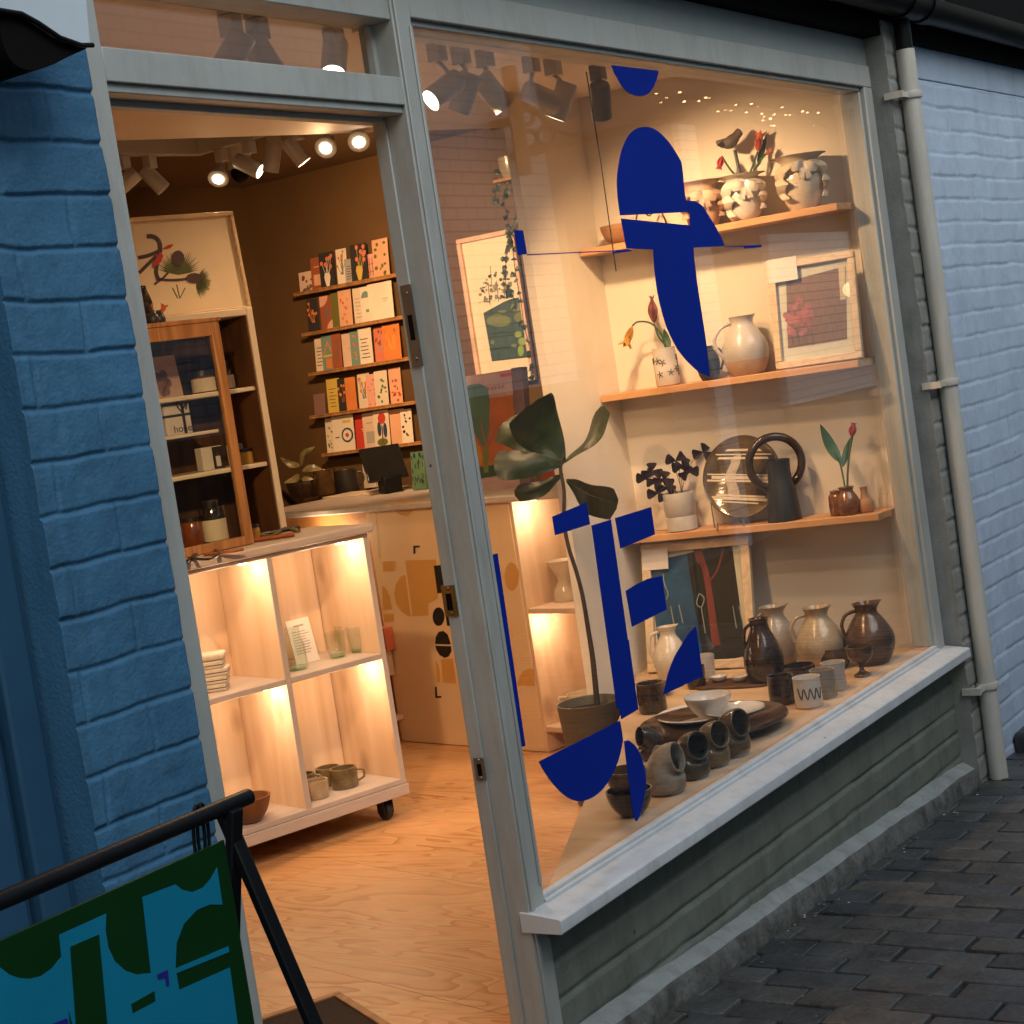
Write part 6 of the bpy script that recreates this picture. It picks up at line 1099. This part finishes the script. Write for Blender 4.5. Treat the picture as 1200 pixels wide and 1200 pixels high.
# little vases on top of the oak case
ZT = dt+.0145
for i, (px, py, m, lab, prof) in enumerate(((183, 393, M_NAVY, 'left of the two tiny navy bud vases on the oak case', [(5, 0), (7, 4), (6, 10), (3, 13), (3, 16)]), (190, 391, M_NAVY, 'right of the two tiny navy bud vases on the oak case', [(5, 0), (7, 4), (6, 10), (3, 13), (3, 16)]))):
    P = onF(FD, px, py, -.03-.03*i, ZT); pot('bud_vase', lab, 'vase', P, prof, m, t=1.2); d = lambda x, y, o=0.: dep(x, y, P, o)
    tulip(('orange bloom in the left navy bud vase', 'coral bloom in the right navy bud vase')[i], [P+UZ*.04, d(px-1+i*2, 372), d(px-6+i*6, 366)], d(px-8+i*11, 356), M_TULO, n=5, w=6, spread=5, hl=10)
P = onF(FD, 171, 394, -.06, ZT); pot('vase', 'round dark vase of bare stems on the oak case beside the doorway', 'vase', P, [(9, 0), (13, 10), (14, 26), (10, 40), (9, 46)], G_DARK)
# ---- small goods standing on the floor beside the counter (seen between unit and panel)
for i, (y0, y1, col, lab) in enumerate(((733, 760, 'coral', 'coral book spine seen between the pine unit and the counter panel'), (760, 790, 'cream', 'cream book with green dots between the pine unit and the counter panel'), (790, 835, 'peach', 'peach book low between the pine unit and the counter panel'))):
    F = Fr(FK.pt(0, 0, .0), FK.u); a = F.px(458, (y0+y1)/2)[0]; b0 = F.px(458, y1)[1]; b1 = F.px(458, y0)[1]
    if i == 0: zlow = F.px(458, 836)[1]
    q = MB(); q.fbox(F, a-.14, a+.028-.004*i, b0+.001, b1-.001, .008, .05); q2 = tag(q.build('book', cm(col), bevel=.002), lab, 'book')
bs = thing('book_ledge', 'narrow wooden ledge on the counter front holding a few books', 'ledge', FK.pt(-.7, .5, .03)); F = Fr(FK.pt(0, 0, 0), FK.u); a = F.px(458, 780)[0]; MB().fbox(F, a-.18, a+.03, zlow-.018, zlow, .0015, .06).build('ledge', M_PINEH, bs, bevel=.002)
# ---- door mat
mp_ = [at(x, y, 2, ZF+.002) for x, y in ((300, 1200), (398, 1168), (495, 1196), (470, 1260), (330, 1290))]
mm = thing('doormat', 'dark brown doormat with a wooden edge just inside the doorway', 'doormat', at(398, 1200, 2, ZF))
u_ = mp_[0]-mp_[1]; v_ = mp_[2]-mp_[1]; u_ /= np.linalg.norm(u_); v_ = v_-u_*(u_@v_); v_ /= np.linalg.norm(v_); FM = Fr(mp_[1], u_, v_, UZ)
q = MB(); L1, L2 = .75, .48; q.fbox(FM, .02, L1, .02, L2, .0, .010); q.build('pile', pm('coir_brown', (.030, .015, .006), .95, .35, 90, bump=.9), mm); q = MB(); q.fbox(FM, 0, L1, 0, .0195, -.001, .014); q.fbox(FM, 0, .0195, .02, L2, -.001, .014); q.build('edge', wood('orange_oak_edge', (.33, .15, .045), (.22, .09, .025), axis=0, scale=8, rough=.5, knots=False), mm, bevel=.002)
# ---- folding sign in front of the blue wall
YS = -.47
FSg = Fr((0, YS, 0), (1, 0, 0), (0, 0, 1), (0, -1, 0)); e1 = at(290, 934, 1, YS); e0 = V(.62, YS, e1[2]+.004)
sg = thing('pavement_sign', 'black tube A-frame pavement sign with a green and teal geometric panel', 'pavement sign', (1.05, YS, gz(1.05)))
MB().tube([e0, e1], .0098, 18).build('top_rail', M_BLKMETAL, sg); MB().lathe([(.0005, 0), (.0098, 0), (.0098, .003), (.0005, .003)], e1-V(.0005, 0, 0), 18, axis=(1, 0, 0)).build('end_cap', M_BLACK, sg)
for i, xx in enumerate((e1[0]-.035, .70)):
    for k, (dy, yy) in enumerate(((-.10, YS-.019), (.10, YS+.019))):
        q = MB(); g0 = gz(xx); p0 = V(xx, YS-.010*(-1)**k*-1, e1[2]-.004); p1 = V(xx+(.06 if k == 0 else -.0), YS+(-.22 if k == 0 else .20), g0+.002)
        ax = p1-p0; Lg = np.linalg.norm(ax); Fg = Fr(p0, np.cross(ax/Lg, V(0, 1, 0)), ax, None); q.fbox(Fg, -.0095, .0095, -.0, Lg, -.006, .006); q.build('leg', M_BLKMETAL, sg, bevel=.002)
tl = FSg.px(263, 984); pa1, pb1 = tl; pa0 = .70
M_SGG = pm('dark_green_panel', (.005, .036, .009), .5, .06, 6, spec=.1); M_SGT = pm('teal_panel_print', (.008, .20, .34), .5, .05, 6, spec=.1); M_SGB = pm('royal_blue_print', (.020, .022, .22), .5, spec=.1)
pn = fb(FSg, 'panel', M_SGG, sg, (pa0, pa1, gz(1.1)+.10, pb1, -.004, .0), bevel=.001)
Zs = lambda pts: [(x/4, 900+y/4) for x, y in pts]
q = MB()
def T(pts, l=0, m=0): q.pxslab(FSg, Zs(pts), .0004+.0005*l, .0010+.0005*l, m)
B0 = [(-120, 985), (0, 935), (40, 968), (90, 985), (140, 988), (190, 975), (240, 940), (285, 885), (275, 782), (495, 682), (492, 760), (505, 840), (535, 905), (585, 950), (640, 968), (705, 960), (665, 605), (820, 545), (850, 570), (900, 582), (950, 560), (985, 520), (1015, 465), (1040, 640), (980, 640), (920, 665), (860, 730), (825, 820), (820, 940), (1068, 835), (1072, 862), (824, 962), (838, 1040), (1075, 935), (1120, 1260), (1120, 1700), (-120, 1700)]
T(B0)
T([(325, 838), (460, 780), (500, 1215), (520, 1700), (375, 1700), (350, 1180)], 1, 2); T([(612, 1106), (720, 1045), (724, 1092), (618, 1148)], 1, 2); T([(732, 968), (783, 945), (790, 1020), (776, 1026), (770, 985), (738, 992)], 1, 1); T([(240, 1200), (310, 1172), (318, 1190), (300, 1215), (250, 1230)], 1, 1)
T([(318, 1140), (335, 1200), (350, 1260), (330, 1260)], 1, 2)
q.build('panel_print', [M_SGT, M_SGB, M_SGG], pn)
for xx in (e1[0]-.085, e1[0]-.078, .80):
    c = V(xx, YS, (e1[2]+pb1)/2-.004); MB().tube([c+V(.010*math.cos(t)*.9+.004*math.sin(t), .004, .036*math.sin(t)) for t in np.linspace(0, 2*math.pi, 22)], .0022, 7).build('ring', M_BLKMETAL, sg)
# ---- blue vinyl letters stuck on the outside of the pane
FG = Fr((0, -.0012, 0), (1, 0, 0), (0, 0, 1), (0, -1, 0)); M_VIN = pm('royal_blue_vinyl', (.005, .022, .26), .7, .04, 4, spec=.05)
A1 = lambda pts: [(680+x/3.43, 100+y/3.43) for x, y in pts]; A2_ = lambda pts: [(480+x/4, 30+y/4) for x, y in pts]; A3 = lambda pts: [(580+x/4.8, 580+y/4.8) for x, y in pts]; A4 = lambda pts: [(600+x/4, 750+y/4) for x, y in pts]
SM = lambda p, k=4: smooth2(p, k)
polys = [A2_([(945, 185), (1168, 212)]+SM([(1165, 230), (1145, 285), (1120, 318), (1085, 330), (1040, 322), (1000, 290), (960, 225)])),
 A1([(438, 509), (160, 523)]+SM([(150, 450), (147, 380), (155, 310), (170, 250), (195, 200), (225, 175), (260, 167), (295, 175), (330, 200), (365, 240), (390, 280), (406, 310), (413, 360), (420, 430), (425, 462)])),
 A1([(163, 535), (440, 563), (438, 509.5), (426, 462)]+SM([(460, 466), (490, 485), (520, 530), (550, 580), (570, 620), (579, 646)])+[(455, 652)]+SM([(457, 690), (475, 830), (495, 960), (512, 1080), (520, 1172)])+SM([(480, 1155), (440, 1120), (390, 1060), (350, 980), (325, 900), (308, 820), (298, 740), (293, 660)])+[(185, 655)]),
 A2_([(490, 960), (531, 960), (550, 1071), (507, 1075)]), A2_([(550, 1071.5), (1040, 1050), (1040, 1054), (550, 1077)]), A1([(130, 670), (185, 659), (205, 661), (205, 667), (130, 676)]), A1([(580, 647), (728, 642), (728, 651), (658, 656), (658, 649), (580, 649)]),
 A3([(322, 122), (515, 42), (535, 165), (338, 227)]), A3([(543, 172), (652, 138), (802, 1200), (685, 1200)]), A4([(454.5, 0), (547, 0), (592, 325), (512, 372)]),
 A3([(675, 130), (878, 68), (900, 222), (705, 302)]), A3([(735, 540), (800, 500), (860, 472), (940, 455), (965, 645), (770, 742)]), A3([(1130, 738), (1170, 1020), (945, 1125)]+SM([(955, 1080), (975, 1000), (1010, 910), (1045, 850), (1085, 785)])),
 A4([(125, 570), (505, 378), (515, 430)]+SM([(520, 470), (505, 540), (480, 610), (440, 680), (390, 730), (330, 755), (280, 748), (230, 715), (180, 660), (140, 600)])), A4([(525, 475)]+SM([(545, 470), (580, 500), (610, 560), (627, 650), (620, 730), (605, 800), (582, 850), (565, 790), (550, 680), (535, 570)])),
 [(577, 650), (583, 648.5), (615.5, 874), (610, 876)]]
for k, p in enumerate(polys): MB().pxslab(FG, p, -.0004, .0004+.00002*k).build('vinyl_shape', M_VIN, wf)
# thin cable hanging from the front track
P0 = at(687, 84, 1, YR); cb = tag(MB().tube([P0, at(704, 190, 1, YR), at(722, 318, 1, YR)], .0018, 6).build('hanging_cable', M_BLACK), 'thin black cable hanging from the front track left of the tall blue letter', 'cable')
# ================================================================== LIGHT, SKY, CAMERA
W = bpy.data.worlds.new('World'); S.world = W; W.use_nodes = True
N, L = W.node_tree.nodes, W.node_tree.links
sky = N.new('ShaderNodeTexSky'); sky.sky_type = 'NISHITA'; sky.sun_disc = False; sky.sun_elevation = rad(12); sky.sun_rotation = rad(200); sky.air_density = 1.2; sky.dust_density = 1.5; sky.ozone_density = 1.0
L.new(sky.outputs[0], N['Background'].inputs[0]); N['Background'].inputs[1].default_value = .14
sun = bpy.data.lights.new('sun', 'SUN'); sun.energy = .9; sun.angle = rad(40); sun.color = (1.0, .95, .88)
so = bpy.data.objects.new('sun', sun); C.objects.link(so); so.rotation_euler = Vector((.30, .75, -.85)).to_track_quat('-Z', 'Y').to_euler()
# spill of the two front spotlights that light the alcove shelves, then fill beams added along the track, not each at a lamp head
spot(V(4.42, .50, 2.17), V(5.08, .42, 1.35), 31, 120, .8, .025)
spot(at(658, 118, 1, YR)+V(.03, .05, -.06), V(4.85, .62, .9), 19, 95, .8, .03)
spot(V(3.2, YR, 2.2), V(4.35, .35, .46), 13, 80, .8, .03)
spot(V(2.55, YR, 2.2), V(2.9, 1.0, .16), 14, 120, .9, .03)
spot(V(2.45, YR, 2.14), V(5.0, 2.0, .50), 74, 62, .9, .03)
spot(V(2.6, YR, 2.14), V(3.95, 1.95, 1.45), 7, 50, .9, .03)
spot(V(3.5, YR, 2.12), V(5.3, 1.58, 1.3), 13, 45, .9, .03)
spot(V(3.72, YR, 2.13), V(5.08, .36, .62), 15, 50, .9, .03)
S.view_settings.view_transform = 'Standard'; S.view_settings.look = 'None'; S.view_settings.gamma = 1; S.view_settings.use_curve_mapping = False; S.view_settings.exposure = 1.0
cam = bpy.data.cameras.new('camera'); cam.sensor_width = 36; cam.sensor_fit = 'HORIZONTAL'; cam.lens = FPX/1200*36; cam.clip_start = .02; cam.clip_end = 500
co = bpy.data.objects.new('camera', cam); C.objects.link(co); S.camera = co
co.matrix_world = Matrix(((RT[0], UP[0], -FW[0], CAM[0]), (RT[1], UP[1], -FW[1], CAM[1]), (RT[2], UP[2], -FW[2], CAM[2]), (0, 0, 0, 1)))
S.render.resolution_x = S.render.resolution_y = 1024
S.cycles.max_bounces = 10; S.cycles.transparent_max_bounces = 24; S.cycles.diffuse_bounces = 4; S.cycles.glossy_bounces = 5; S.cycles.caustics_reflective = False; S.cycles.caustics_refractive = False; S.cycles.sample_clamp_indirect = 4; S.cycles.use_denoising = True
